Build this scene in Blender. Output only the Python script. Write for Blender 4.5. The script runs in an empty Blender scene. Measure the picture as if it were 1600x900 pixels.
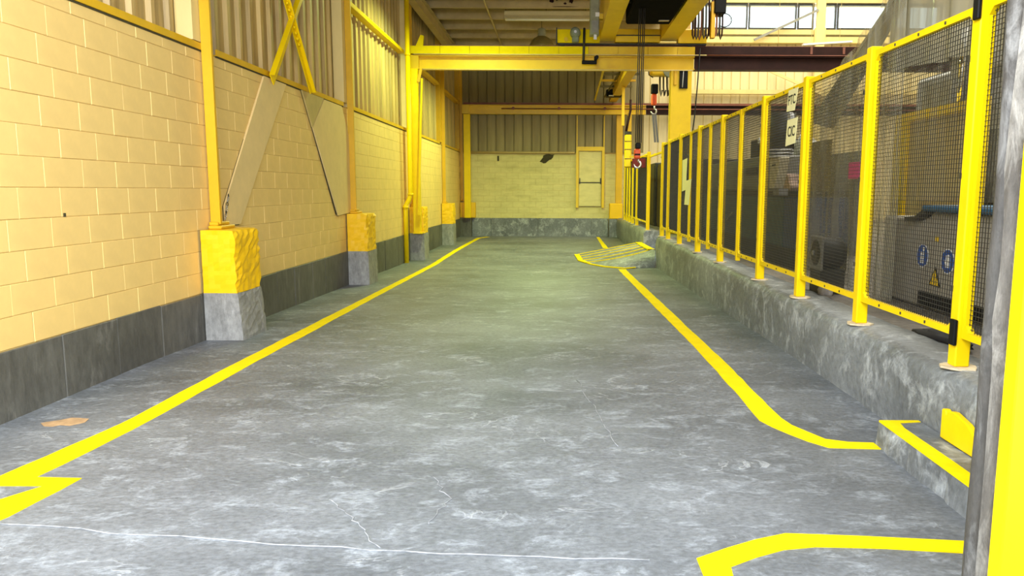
import bpy, math, random
from mathutils import Vector, Matrix
random.seed(7)
S = bpy.context.scene
COL = S.collection

# ------------------------------------------------------------------ camera
cam_d = bpy.data.cameras.new('camera'); cam = bpy.data.objects.new('camera', cam_d); COL.objects.link(cam)
S.camera = cam
cam_d.sensor_width = 36.0; cam_d.lens = 1162/1600*36.0
cam_d.shift_x = -70/1600
cam_d.clip_start = 0.05; cam_d.clip_end = 200
PITCH = math.atan(152.5/1162)
cam.matrix_world = Matrix.Translation((0, 0, 1.43)) @ Matrix.Rotation(math.pi/2 - PITCH, 4, 'X') @ Matrix.Rotation(math.radians(0.25), 4, 'Z')

# ------------------------------------------------------------------ sky, daylight, exposure
W = bpy.data.worlds.new('overcast_sky'); S.world = W; W.use_nodes = True
bg = W.node_tree.nodes['Background']; bg.inputs[0].default_value = (0.86, 0.94, 1.0, 1); bg.inputs[1].default_value = 3.2

def area(name, loc, rot, sx, sy, power, color):
    l = bpy.data.lights.new(name, 'AREA'); l.shape = 'RECTANGLE'; l.size = sx; l.size_y = sy
    l.energy = power; l.color = color
    o = bpy.data.objects.new(name, l); COL.objects.link(o); o.location = loc; o.rotation_euler = rot
    return o
# unseen area lights added under the closed hall roof to brighten wall and machines
area('hall_fill_far', (7.5, 20.5, 9.7), (0, 0, 0), 8, 9, 1150, (1.0, 0.95, 0.72))
area('hall_fill_near', (6.5, 8.0, 9.7), (0, 0, 0), 6, 9, 1500, (1.0, 0.97, 0.85))
# daylight entering by the open dock door behind the camera
area('dock_door_daylight', (-0.9, 0.6, 3.9), (math.radians(76), 0, 0), 4.4, 2.0, 560, (0.97, 0.98, 1.0))

S.view_settings.view_transform = 'Standard'; S.view_settings.look = 'None'
S.view_settings.exposure = 0.1; S.view_settings.gamma = 1.0; S.view_settings.use_curve_mapping = False

# ------------------------------------------------------------------ materials
def nodes(name):
    m = bpy.data.materials.new(name); m.use_nodes = True
    nt = m.node_tree; b = nt.nodes['Principled BSDF']
    return m, nt, b
def paint(name, col, rough=0.5, var=0.12, scale=6.0, metal=0.0, bump=0.02, dirt=None, dirt_amt=0.45, stretch=(1, 1, 1), detail=5.0, spec=0.4, bscale=None):
    """colour with soft mottling, optional dirt in irregular patches, fine relief"""
    m, nt, b = nodes(name)
    L = nt.links.new; N = nt.nodes.new
    tc = N('ShaderNodeTexCoord'); mp = N('ShaderNodeMapping'); mp.inputs['Scale'].default_value = stretch
    L(tc.outputs['Object'], mp.inputs[0])
    n1 = N('ShaderNodeTexNoise'); n1.inputs['Scale'].default_value = scale; n1.inputs['Detail'].default_value = detail; n1.inputs['Roughness'].default_value = 0.65
    L(mp.outputs[0], n1.inputs['Vector'])
    r = N('ShaderNodeValToRGB'); r.color_ramp.elements[0].position = 0.3; r.color_ramp.elements[1].position = 0.72
    lo = [max(0, c*(1-var)) for c in col]; hi = [min(1, c*(1+var)) for c in col]
    r.color_ramp.elements[0].color = (*lo, 1); r.color_ramp.elements[1].color = (*hi, 1)
    L(n1.outputs[0], r.inputs[0]); out = r.outputs[0]
    if dirt:
        n2 = N('ShaderNodeTexNoise'); n2.inputs['Scale'].default_value = scale*0.37; n2.inputs['Detail'].default_value = 8; n2.inputs['Roughness'].default_value = 0.7
        L(mp.outputs[0], n2.inputs['Vector'])
        r2 = N('ShaderNodeValToRGB'); r2.color_ramp.elements[0].position = 0.5; r2.color_ramp.elements[1].position = 0.72
        r2.color_ramp.elements[1].color = (dirt_amt, dirt_amt, dirt_amt, 1)
        L(n2.outputs[0], r2.inputs[0])
        mx = N('ShaderNodeMix'); mx.data_type = 'RGBA'; mx.inputs[7].default_value = (*dirt, 1)
        L(r2.outputs[0], mx.inputs[0]); L(out, mx.inputs[6]); out = mx.outputs[2]
    L(out, b.inputs['Base Color'])
    b.inputs['Roughness'].default_value = rough; b.inputs['Metallic'].default_value = metal; b.inputs['Specular IOR Level'].default_value = spec
    if bump:
        n3 = N('ShaderNodeTexNoise'); n3.inputs['Scale'].default_value = bscale or scale*6; n3.inputs['Detail'].default_value = 4
        L(mp.outputs[0], n3.inputs['Vector'])
        bp = N('ShaderNodeBump'); bp.inputs['Strength'].default_value = min(1, bump*12); bp.inputs['Distance'].default_value = bump
        L(n3.outputs[0], bp.inputs['Height']); L(bp.outputs[0], b.inputs['Normal'])
    return m
def emit(name, col, strength):
    m, nt, b = nodes(name)
    b.inputs['Base Color'].default_value = (*col, 1); b.inputs['Emission Color'].default_value = (*col, 1); b.inputs['Emission Strength'].default_value = strength
    return m

def scuffed(name, base, dark, light, sx, sy, sz, scale, rough=0.45, light_pos=(0.55, 0.75), tint=None, bump=0.006):
    """painted concrete: broad tone patches, streaky pale scuffs, pits"""
    m, nt, b = nodes(name); L = nt.links.new; N = nt.nodes.new
    tc = N('ShaderNodeTexCoord')
    mp = N('ShaderNodeMapping'); mp.inputs['Scale'].default_value = (sx, sy, sz); L(tc.outputs['Object'], mp.inputs[0])
    na = N('ShaderNodeTexNoise'); na.inputs['Scale'].default_value = 0.9; na.inputs['Detail'].default_value = 6; L(tc.outputs['Object'], na.inputs['Vector'])
    ra = N('ShaderNodeValToRGB'); ra.color_ramp.elements[0].position = 0.35; ra.color_ramp.elements[1].position = 0.66
    ra.color_ramp.elements[0].color = (*dark, 1); ra.color_ramp.elements[1].color = (*base, 1); L(na.outputs[0], ra.inputs[0])
    nb = N('ShaderNodeTexNoise'); nb.inputs['Scale'].default_value = scale; nb.inputs['Detail'].default_value = 9; nb.inputs['Roughness'].default_value = 0.72; nb.inputs['Distortion'].default_value = 0.6
    L(mp.outputs[0], nb.inputs['Vector'])
    rb = N('ShaderNodeValToRGB'); rb.color_ramp.elements[0].position = light_pos[0]; rb.color_ramp.elements[1].position = light_pos[1]
    rb.color_ramp.elements[1].color = (0.85, 0.85, 0.85, 1); L(nb.outputs[0], rb.inputs[0])
    mx = N('ShaderNodeMix'); mx.data_type = 'RGBA'; mx.inputs[7].default_value = (*light, 1)
    L(rb.outputs[0], mx.inputs[0]); L(ra.outputs[0], mx.inputs[6])
    nc = N('ShaderNodeTexNoise'); nc.inputs['Scale'].default_value = scale*4.5; nc.inputs['Detail'].default_value = 6; nc.inputs['Roughness'].default_value = 0.75; L(mp.outputs[0], nc.inputs['Vector'])
    rc = N('ShaderNodeValToRGB'); rc.color_ramp.elements[0].position = 0.3; rc.color_ramp.elements[1].position = 0.62
    rc.color_ramp.elements[0].color = (0.62, 0.62, 0.62, 1); rc.color_ramp.elements[1].color = (1.12, 1.12, 1.12, 1); L(nc.outputs[0], rc.inputs[0])
    ml = N('ShaderNodeMix'); ml.data_type = 'RGBA'; ml.blend_type = 'MULTIPLY'; ml.inputs[0].default_value = 1.0
    L(mx.outputs[2], ml.inputs[6]); L(rc.outputs[0], ml.inputs[7])
    L(ml.outputs[2], b.inputs['Base Color'])
    rr = N('ShaderNodeMapRange'); rr.inputs[3].default_value = rough-0.12; rr.inputs[4].default_value = rough+0.2; L(nb.outputs[0], rr.inputs[0]); L(rr.outputs[0], b.inputs['Roughness'])
    ad = N('ShaderNodeMath'); ad.operation = 'ADD'; L(nb.outputs[0], ad.inputs[0]); L(nc.outputs[0], ad.inputs[1])
    bp = N('ShaderNodeBump'); bp.inputs['Strength'].default_value = 0.55; bp.inputs['Distance'].default_value = bump
    L(ad.outputs[0], bp.inputs['Height']); L(bp.outputs[0], b.inputs['Normal'])
    return m

M = {}
def floor_material():
    m, nt, b = nodes('grey_painted_floor'); L = nt.links.new; N = nt.nodes.new
    tc = N('ShaderNodeTexCoord'); mp = N('ShaderNodeMapping'); mp.inputs['Scale'].default_value = (0.75, 1.15, 1); L(tc.outputs['Object'], mp.inputs[0])
    def noise(sc, det, ro=0.6, dist=0.0):
        n = N('ShaderNodeTexNoise'); n.inputs['Scale'].default_value = sc; n.inputs['Detail'].default_value = det; n.inputs['Roughness'].default_value = ro; n.inputs['Distortion'].default_value = dist
        L(mp.outputs[0], n.inputs['Vector']); return n.outputs[0]
    def ramp(src, p0, p1, c0, c1):
        r = N('ShaderNodeValToRGB'); e = r.color_ramp.elements; e[0].position = p0; e[1].position = p1; e[0].color = (*c0, 1); e[1].color = (*c1, 1); L(src, r.inputs[0]); return r.outputs[0]
    def mix(f, a, c, mode='MIX'):
        x = N('ShaderNodeMix'); x.data_type = 'RGBA'; x.blend_type = mode
        if isinstance(f, float): x.inputs[0].default_value = f
        else: L(f, x.inputs[0])
        L(a, x.inputs[6])
        if isinstance(c, tuple): x.inputs[7].default_value = (*c, 1)
        else: L(c, x.inputs[7])
        return x.outputs[2]
    big = noise(0.75, 6, .62); mid = noise(5.2, 14, .80, .5); fine = noise(38, 6, .7); patch = noise(1.3, 5)
    col = ramp(big, .36, .66, (.108, .119, .134), (.215, .232, .255))
    col = mix(ramp(mid, .51, .70, (0, 0, 0), (.75, .75, .75)), col, (.46, .505, .56))
    col = mix(1.0, col, ramp(fine, .30, .66, (.60, .60, .60), (1.22, 1.22, 1.22)), 'MULTIPLY')
    # trowel ridges: thin pale crests in some patches only
    rid = noise(1.7, 5, .55, 2.2)
    a = N('ShaderNodeMath'); a.operation = 'SUBTRACT'; a.inputs[1].default_value = .5; L(rid, a.inputs[0])
    a2 = N('ShaderNodeMath'); a2.operation = 'ABSOLUTE'; L(a.outputs[0], a2.inputs[0])
    line = ramp(a2.outputs[0], 0.0, .016, (1, 1, 1), (0, 0, 0)); msk = ramp(patch, .52, .62, (0, 0, 0), (.55, .55, .55))
    lm = mix(1.0, line, msk, 'MULTIPLY'); col = mix(lm, col, (.56, .585, .62))
    L(col, b.inputs['Base Color'])
    rr = N('ShaderNodeMapRange'); rr.inputs[3].default_value = .34; rr.inputs[4].default_value = .62; L(mid, rr.inputs[0]); L(rr.outputs[0], b.inputs['Roughness'])
    h = mix(1.0, mix(0.35, mid, fine), lm, 'ADD')
    bp = N('ShaderNodeBump'); bp.inputs['Strength'].default_value = .7; bp.inputs['Distance'].default_value = .012; L(h, bp.inputs['Height']); L(bp.outputs[0], b.inputs['Normal'])
    return m
M['floor'] = floor_material()
M['ridge'] = paint('pale_crack_filler', (0.30, 0.31, 0.325), 0.7, 0.5, 14, bump=0.006)
M['hall_floor'] = scuffed('dusty_hall_floor', (0.30, 0.27, 0.24), (0.16, 0.14, 0.12), (0.55, 0.5, 0.44), 1, 1, 1, 3.0, 0.7)
M['kerb'] = scuffed('kerb_grey_paint', (0.25, 0.27, 0.285), (0.12, 0.13, 0.137), (0.62, 0.66, 0.68), 1.2, 1.2, 1.0, 4.0, 0.42, (0.5, 0.74), bump=0.012)
M['grey'] = scuffed('base_grey_paint', (0.140, 0.136, 0.118), (0.085, 0.083, 0.072), (0.36, 0.35, 0.31), 1, 1, 0.35, 3.2, 0.5, (0.56, 0.82), bump=0.01)
M['grey_pedestal'] = scuffed('pedestal_grey_paint', (0.33, 0.33, 0.32), (0.26, 0.26, 0.25), (0.55, 0.55, 0.54), 1, 1, 0.5, 4.0, 0.5, (0.55, 0.8), bump=0.01)
M['block'] = paint('cream_block_paint', (0.84, 0.59, 0.205), 0.62, 0.06, 3.5, bump=0.004, bscale=55, dirt=(0.62, 0.43, 0.17), dirt_amt=0.35)
M['back_block'] = paint('pale_yellow_block_paint', (0.72, 0.64, 0.27), 0.62, 0.1, 2.5, bump=0.004, bscale=55, dirt=(0.45, 0.38, 0.13), dirt_amt=0.5, stretch=(1, 1, 3))
M['mortar'] = paint('cream_mortar', (0.66, 0.46, 0.17), 0.7, 0.15, 5, bump=0.006, dirt=(0.2, 0.13, 0.05), dirt_amt=0.6)
M['plate'] = paint('cream_cover_plate', (0.80, 0.60, 0.27), 0.5, 0.06, 4, bump=0.003, dirt=(0.55, 0.42, 0.2), dirt_amt=0.4)
M['tan_plate'] = paint('tan_cover_plate', (0.55, 0.42, 0.16), 0.55, 0.1, 5, bump=0.003)
M['cream_steel'] = paint('cream_steel_paint', (0.82, 0.66, 0.28), 0.45, 0.07, 3, bump=0.003, dirt=(0.5, 0.38, 0.17), dirt_amt=0.5, stretch=(1, 1, 0.4))
M['siding'] = paint('tan_siding_paint', (0.54, 0.385, 0.14), 0.5, 0.36, 2.0, bump=0.004, dirt=(0.22, 0.15, 0.07), dirt_amt=0.75, stretch=(3, 3, 0.25))
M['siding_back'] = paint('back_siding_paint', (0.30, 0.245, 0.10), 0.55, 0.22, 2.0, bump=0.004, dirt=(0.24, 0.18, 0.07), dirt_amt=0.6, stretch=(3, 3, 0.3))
M['siding_hall'] = paint('hall_siding_paint', (0.80, 0.69, 0.40), 0.55, 0.1, 2.0, bump=0.004, dirt=(0.55, 0.42, 0.22), dirt_amt=0.5, stretch=(3, 3, 0.3))
M['yellow'] = paint('safety_yellow_paint', (0.92, 0.64, 0.003), 0.42, 0.06, 5, bump=0.004, bscale=40, spec=0.18)
M['cap'] = paint('orange_yellow_paint', (0.93, 0.56, 0.003), 0.45, 0.06, 5, bump=0.006, bscale=30)
M['line'] = paint('yellow_line_paint', (0.94, 0.72, 0.003), 0.6, 0.07, 7, bump=0.006, bscale=60, spec=0.08)
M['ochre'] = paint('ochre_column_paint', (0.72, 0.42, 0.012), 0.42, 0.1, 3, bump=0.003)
M['crane'] = paint('crane_yellow_paint', (0.82, 0.55, 0.008), 0.38, 0.06, 2.5, bump=0.003, dirt=(0.6, 0.34, 0.01), dirt_amt=0.5)
M['primer'] = paint('brown_primer', (0.030, 0.010, 0.008), 0.5, 0.3, 3, bump=0.003, spec=0.15, dirt=(0.02, 0.01, 0.01), dirt_amt=0.7)
M['rust'] = paint('red_brown_rail', (0.22, 0.075, 0.045), 0.5, 0.25, 4, bump=0.003)
M['black'] = paint('black_plastic', (0.008, 0.008, 0.009), 0.45, 0.2, 8, bump=0.002, spec=0.12)
M['matte_black'] = paint('matte_black_hoist', (0.006, 0.006, 0.007), 0.9, 0.3, 5, bump=0.002, spec=0.03)
M['dark'] = paint('dark_machine_paint', (0.035, 0.034, 0.028), 0.5, 0.35, 5, bump=0.004, dirt=(0.08, 0.06, 0.03), dirt_amt=0.6)
M['brown_dark'] = paint('dark_brown_cabinet', (0.05, 0.035, 0.014), 0.5, 0.35, 4, bump=0.004)
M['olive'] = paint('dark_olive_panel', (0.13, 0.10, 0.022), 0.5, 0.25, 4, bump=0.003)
M['teal'] = paint('dark_teal_panel', (0.03, 0.10, 0.135), 0.4, 0.3, 4, bump=0.003, dirt=(0.02, 0.02, 0.02), dirt_amt=0.7)
M['blue_panel'] = paint('deep_blue_panel', (0.02, 0.065, 0.19), 0.4, 0.3, 4, bump=0.003)
M['machine_grey'] = paint('machine_grey_paint', (0.27, 0.265, 0.24), 0.5, 0.14, 4, bump=0.003, dirt=(0.09, 0.08, 0.06), dirt_amt=0.6)
M['mid_grey'] = paint('grey_cabinet_paint', (0.36, 0.335, 0.28), 0.5, 0.1, 4, bump=0.003, dirt=(0.14, 0.12, 0.09), dirt_amt=0.5)
M['blue'] = paint('blue_lid_paint', (0.02, 0.11, 0.22), 0.4, 0.1, 6, bump=0.002)
M['sign_blue'] = paint('sign_blue', (0.01, 0.07, 0.33), 0.4, 0.03, 6, bump=0)
M['white'] = paint('white_plastic', (0.82, 0.82, 0.80), 0.45, 0.04, 6, bump=0.001)
M['paper'] = paint('pale_yellow_paper', (0.88, 0.82, 0.42), 0.7, 0.05, 9, bump=0.001)
M['ink'] = paint('black_ink', (0.015, 0.015, 0.015), 0.6, 0.1, 6, bump=0)
M['pink'] = paint('pink_tag', (0.80, 0.10, 0.27), 0.5, 0.08, 9, bump=0)
M['blush'] = paint('pinkish_rag', (0.80, 0.58, 0.48), 0.8, 0.15, 14, bump=0.01)
M['funnel'] = paint('cream_funnel', (0.80, 0.72, 0.50), 0.5, 0.05, 5, bump=0.001)
M['red'] = paint('hook_block_red', (0.78, 0.10, 0.02), 0.4, 0.12, 7, bump=0.002)
M['dark_red'] = paint('dark_red_banner', (0.17, 0.012, 0.012), 0.6, 0.2, 7, bump=0.002)
M['steel'] = paint('bare_steel', (0.55, 0.54, 0.52), 0.32, 0.12, 9, metal=0.85, bump=0.002)
M['chrome'] = paint('chrome_rod', (0.85, 0.85, 0.85), 0.12, 0.03, 9, metal=1.0, bump=0)
M['motor_grey'] = paint('grey_green_motor', (0.22, 0.25, 0.17), 0.45, 0.12, 8, bump=0.002)
M['panel_grey'] = paint('weathered_control_grey', (0.27, 0.27, 0.17), 0.5, 0.2, 6, bump=0.002)
M['rope'] = paint('greased_wire_rope', (0.035, 0.032, 0.03), 0.5, 0.2, 30, bump=0.001)
M['wire'] = paint('black_mesh_wire', (0.022, 0.021, 0.019), 0.45, 0.15, 10, bump=0)
M['sling'] = paint('grey_sling', (0.20, 0.21, 0.22), 0.8, 0.1, 9, bump=0.002)
M['purlin'] = paint('cream_purlin', (0.52, 0.40, 0.19), 0.55, 0.12, 3, bump=0.003, dirt=(0.3, 0.21, 0.09), dirt_amt=0.5)
M['purlin_peel'] = paint('peeling_purlin', (0.52, 0.40, 0.19), 0.55, 0.12, 9, bump=0.003, dirt=(0.04, 0.015, 0.03), dirt_amt=1.0)
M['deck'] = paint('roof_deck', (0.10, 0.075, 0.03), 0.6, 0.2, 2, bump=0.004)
M['bell'] = paint('olive_lamp_shade', (0.22, 0.17, 0.05), 0.35, 0.15, 6, bump=0.001)
M['tube_housing'] = paint('tube_light_housing', (0.66, 0.56, 0.30), 0.4, 0.08, 4, bump=0.001)
M['lens'] = emit('lamp_glow', (1.0, 0.95, 0.55), 3.0)
M['grout'] = paint('pale_grout', (0.66, 0.55, 0.36), 0.85, 0.2, 20, bump=0.01)
M['rubber'] = scuffed('worn_grey_rubber', (0.11, 0.105, 0.095), (0.05, 0.045, 0.04), (0.34, 0.34, 0.33), 2, 2, 0.7, 5.0, 0.5, (0.5, 0.75))
M['pale_steel'] = scuffed('chipped_pale_steel', (0.22, 0.205, 0.18), (0.08, 0.07, 0.058), (0.50, 0.48, 0.43), 3, 3, 0.9, 4.0, 0.45, (0.45, 0.7))
M['outer_wall'] = paint('outer_wall_render', (0.35, 0.32, 0.26), 0.7, 0.1, 3)
M['stain_tan'] = paint('worn_tan_patch', (0.46, 0.30, 0.16), 0.7, 0.25, 14, bump=0.01)
M['soot_shade'] = paint('soot_and_gap_shade', (0.06, 0.05, 0.02), 0.8, 0.4, 9, bump=0)  # soot and holes on the walls; also painted gap shade at sill and plates
M['cloth'] = paint('black_cloth', (0.02, 0.02, 0.022), 0.8, 0.3, 14, bump=0.01)

# clear window glass with a dusty film
m, nt, b = nodes('dusty_window_glass'); M['glass'] = m
b.inputs['Base Color'].default_value = (0.88, 0.97, 0.88, 1); b.inputs['Roughness'].default_value = 0.35
b.inputs['Transmission Weight'].default_value = 1.0; b.inputs['IOR'].default_value = 1.02
# clear plastic sheeting
m, nt, b = nodes('clear_plastic_sheet'); M['plastic'] = m
L = nt.links.new; N = nt.nodes.new
tc = N('ShaderNodeTexCoord'); mp = N('ShaderNodeMapping'); mp.inputs['Scale'].default_value = (2, 5, 0.35); L(tc.outputs['Object'], mp.inputs[0])
nz = N('ShaderNodeTexNoise'); nz.inputs['Scale'].default_value = 3; nz.inputs['Detail'].default_value = 7; nz.inputs['Distortion'].default_value = 0.8; L(mp.outputs[0], nz.inputs['Vector'])
rp = N('ShaderNodeMapRange'); rp.inputs[1].default_value = 0.35; rp.inputs[2].default_value = 0.72; rp.inputs[3].default_value = 0.90; rp.inputs[4].default_value = 1.0
L(nz.outputs[0], rp.inputs[0]); L(rp.outputs[0], b.inputs['Alpha'])
b.inputs['Base Color'].default_value = (0.31, 0.285, 0.19, 1); b.inputs['Roughness'].default_value = 0.14; b.inputs['Specular IOR Level'].default_value = 0.9
nz2 = N('ShaderNodeTexNoise'); nz2.inputs['Scale'].default_value = 1.6; nz2.inputs['Detail'].default_value = 1.5; L(mp.outputs[0], nz2.inputs['Vector'])
bp = N('ShaderNodeBump'); bp.inputs['Strength'].default_value = 0.5; bp.inputs['Distance'].default_value = 0.05; L(nz2.outputs[0], bp.inputs['Height']); L(bp.outputs[0], b.inputs['Normal'])
for key, lo_, hi_ in (('clear', .30, .80), ('thin', .08, .50)):
    m2 = m.copy(); m2.name = key+'_plastic_sheet'; M[key] = m2
    for n_ in m2.node_tree.nodes:
        if n_.type == 'MAP_RANGE': n_.inputs[3].default_value = lo_; n_.inputs[4].default_value = hi_
    m2.node_tree.nodes['Principled BSDF'].inputs['Base Color'].default_value = (.42, .40, .30, 1)

# ------------------------------------------------------------------ mesh helpers
ORG = {}
class MB:
    def __init__(s): s.v = []; s.f = []; s.sm = []
    def add(s, vs, fs, smooth=False):
        k = len(s.v); s.v += [tuple(p) for p in vs]; s.f += [tuple(i+k for i in f) for f in fs]; s.sm += [smooth]*len(fs); return s
    def box(s, x0, x1, y0, y1, z0, z1):
        vs = [(x, y, z) for z in (z0, z1) for y in (y0, y1) for x in (x0, x1)]
        return s.add(vs, [(0, 2, 3, 1), (4, 5, 7, 6), (0, 1, 5, 4), (2, 6, 7, 3), (0, 4, 6, 2), (1, 3, 7, 5)])
    def bar(s, a, b, w, h, up=(0, 0, 1)):
        a = Vector(a); b = Vector(b); d = (b-a).normalized(); u = Vector(up)
        r = d.cross(u)
        if r.length < 1e-4: r = d.cross(Vector((1, 0, 0)))
        r.normalize(); u = r.cross(d).normalized()
        vs = []
        for p in (a, b):
            for sx, sz in ((-1, -1), (1, -1), (1, 1), (-1, 1)): vs.append(p + r*sx*w/2 + u*sz*h/2)
        return s.add(vs, [(3, 2, 1, 0), (4, 5, 6, 7), (0, 1, 5, 4), (1, 2, 6, 5), (2, 3, 7, 6), (3, 0, 4, 7)])
    def prism(s, pts, vec):
        n = len(pts); v = Vector(vec); a = [Vector(p) for p in pts]
        nrm = (a[1]-a[0]).cross(a[2]-a[1])
        fs = [tuple(range(n)), tuple(reversed(range(n, 2*n)))] + [(i, i+n, (i+1) % n+n, (i+1) % n) for i in range(n)]
        if nrm.dot(v) > 0: fs = [tuple(reversed(f)) for f in fs]
        return s.add(a+[p+v for p in a], fs)
    def tube(s, pts, r, n=8, caps=True):
        pts = [Vector(p) for p in pts]; m = len(pts); vs = []; rs = r if isinstance(r, (list, tuple)) else [r]*m
        ref = None
        for i, p in enumerate(pts):
            d = (pts[min(i+1, m-1)] - pts[max(i-1, 0)]).normalized()
            if ref is None: ref = Vector((0, 0, 1)) if abs(d.z) < 0.9 else Vector((1, 0, 0))
            u = (ref - d*ref.dot(d)).normalized(); ref = u; w = d.cross(u)
            for k in range(n):
                t = 2*math.pi*k/n; vs.append(p + (u*math.cos(t) + w*math.sin(t))*rs[i])
        fs = [(i*n+k, i*n+(k+1) % n, (i+1)*n+(k+1) % n, (i+1)*n+k) for i in range(m-1) for k in range(n)]
        s.add(vs, fs, True)
        if caps:
            q = len(s.v)-len(vs)
            s.f += [tuple(q+k for k in reversed(range(n))), tuple(q+(m-1)*n+k for k in range(n))]; s.sm += [False, False]
        return s
    def lathe(s, c, prof, axis='z', n=16):
        c = Vector(c); vs = []
        for r, h in prof:
            for k in range(n):
                t = 2*math.pi*k/n; a, b_ = r*math.cos(t), r*math.sin(t)
                vs.append(c + Vector({'z': (a, b_, h), 'x': (h, a, b_), 'y': (b_, h, a)}[axis]))
        m = len(prof)
        fs = [(i*n+k, i*n+(k+1) % n, (i+1)*n+(k+1) % n, (i+1)*n+k) for i in range(m-1) for k in range(n)]
        s.add(vs, fs, True); q = len(s.v)-len(vs)
        s.f += [tuple(q+k for k in reversed(range(n))), tuple(q+(m-1)*n+k for k in range(n))]; s.sm += [False, False]
        return s
    def mesh(s, name, mat, org=(0, 0, 0)):
        me = bpy.data.meshes.new(name); o = Vector(org)
        me.from_pydata([tuple(Vector(p)-o) for p in s.v], [], s.f); me.materials.append(M[mat])
        me.polygons.foreach_set('use_smooth', s.sm); me.update(); return me
    def build(s, name, mat, parent=None, org=None, bevel=0, label=None, seg=1):
        if parent is not None: org = ORG[parent.name]
        elif org is None:
            xs, ys, zs = zip(*s.v); org = ((min(xs)+max(xs))/2, (min(ys)+max(ys))/2, min(zs))
        o = bpy.data.objects.new(name, s.mesh(name, mat, org)); COL.objects.link(o)
        if parent is not None: o.parent = parent
        else: o.location = org
        ORG[o.name] = org
        if bevel:
            bm = o.modifiers.new('bevel', 'BEVEL'); bm.width = bevel; bm.segments = seg; bm.limit_method = 'ANGLE'
        if label: o['label'] = label
        return o
def tag(o, label, cat, group=None):
    o['label'] = label; o['category'] = cat
    if group: o['group'] = group
    return o
def thing(name, label, cat, loc, group=None):
    o = bpy.data.objects.new(name, None); COL.objects.link(o); o.location = loc; o.empty_display_size = 0.1
    ORG[o.name] = tuple(loc); return tag(o, label, cat, group)
def struct(o): o['kind'] = 'structure'; return o
def stuff(o): o['kind'] = 'stuff'; return o
def place(mesh, name, parent, loc):
    """a further piece sharing mesh data, loc in world coordinates"""
    o = bpy.data.objects.new(name, mesh); COL.objects.link(o); o.parent = parent
    o.location = Vector(loc) - Vector(ORG[parent.name]); ORG[o.name] = tuple(loc); return o
def jag(pts, amp=0.006, step=0.16):
    """break the edges of a painted outline into slightly uneven ones"""
    out = []
    for i, p in enumerate(pts):
        q = pts[(i+1) % len(pts)]; d = math.dist(p, q); n = max(1, int(d/step))
        for k in range(n):
            t = k/n; j = amp if k else 0
            out.append((p[0]+(q[0]-p[0])*t + random.uniform(-j, j), p[1]+(q[1]-p[1])*t + random.uniform(-j, j)))
    return out
def zf(y): return -0.18*min(max((y-6)/10, 0), 1)

XW, YB = -3.4, 26.4          # wall faces
# ------------------------------------------------------------------ floor
b = MB(); ys = [-5, -2, 0, 2, 4, 6] + [6+k*0.5 for k in range(1, 21)] + [18, 20, 22, 24, 26.6]; xs = [-3.7, -2, 0, 1.3, 2.3]
vs = [(x, y, zf(y)) for y in ys for x in xs]; n = len(xs)
b.add(vs, [(j*n+i, j*n+i+1, (j+1)*n+i+1, (j+1)*n+i) for j in range(len(ys)-1) for i in range(n-1)])
k = len(b.v); b.add([(x, y, -0.4) for x in (-3.7, 2.3) for y in (-5, 26.6)], [(0, 1, 3, 2)])
floor = struct(b.build('floor', 'floor', org=(0, 0, 0)))
HL = [0.002]
def strip(polyL, polyR, name='lane_line'):
    """band of paint between two polylines lying on the floor"""
    def fine(p):
        out = []
        for (x0, y0), (x1, y1) in zip(p, p[1:]):
            m = max(1, int(math.hypot(x1-x0, y1-y0)/0.14))
            out += [(x0+(x1-x0)*t/m + random.uniform(-.006, .006), y0+(y1-y0)*t/m) for t in range(m)]
        return out + [p[-1]]
    def resample(p, m):
        L_ = [0]
        for a, c in zip(p, p[1:]): L_.append(L_[-1]+math.dist(a, c))
        out = []
        for t in range(m+1):
            s_ = L_[-1]*t/m; i = 0
            while i < len(p)-2 and L_[i+1] < s_: i += 1
            u = (s_-L_[i])/max(1e-9, L_[i+1]-L_[i]); out.append((p[i][0]+(p[i+1][0]-p[i][0])*u, p[i][1]+(p[i+1][1]-p[i][1])*u))
        return out
    a, c = fine(polyL), fine(polyR); m = max(len(a), len(c)); a = resample(a, m); c = resample(c, m)
    bb = MB(); HL[0] += .0006; h = HL[0]
    v = [(x, y, zf(y)+h) for x, y in a] + [(x, y, zf(y)+h) for x, y in c]
    e = [(x, y, zf(y)-.004) for x, y, _ in v]; q = len(v)
    fs = [(i, m+1+i, m+2+i, i+1) for i in range(m)] + [(i+q, i, i+1, i+1+q) for i in range(m)] + [(m+1+i, m+1+i+q, m+2+i+q, m+2+i) for i in range(m)]
    bb.add(v+e, fs); return bb.build(name, 'line', floor)
strip([(-2.78, 3.56), (-2.66, 4.44), (-2.66, 6.49), (-2.69, 10.0), (-2.73, 15.0), (-2.78, 20.0), (-2.72, 25.2), (-2.46, 25.9)],
      [(-2.60, 3.44), (-2.525, 4.34), (-2.51, 6.44), (-2.56, 10.0), (-2.60, 15.0), (-2.64, 20.0), (-2.58, 25.1), (-2.32, 25.75)])
strip([(-3.1, 3.56), (-2.73, 3.56), (-2.36, 3.54)], [(-3.1, 3.43), (-2.70, 3.44), (-2.475, 3.44)], 'zigzag_line')
strip([(-2.475, 3.44), (-2.62, 3.18), (-3.1, 2.55)], [(-2.36, 3.54), (-2.40, 3.02), (-2.85, 2.36)], 'zigzag_line')
strip([(1.25, 15.1), (1.27, 10.0), (1.285, 6.6), (1.28, 4.52), (1.30, 4.44), (1.42, 4.19), (1.52, 4.03), (1.82, 4.01)],
      [(1.40, 15.1), (1.415, 10.0), (1.42, 6.6), (1.425, 4.52), (1.44, 4.46), (1.51, 4.30), (1.585, 4.135), (1.82, 4.115)])
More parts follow.
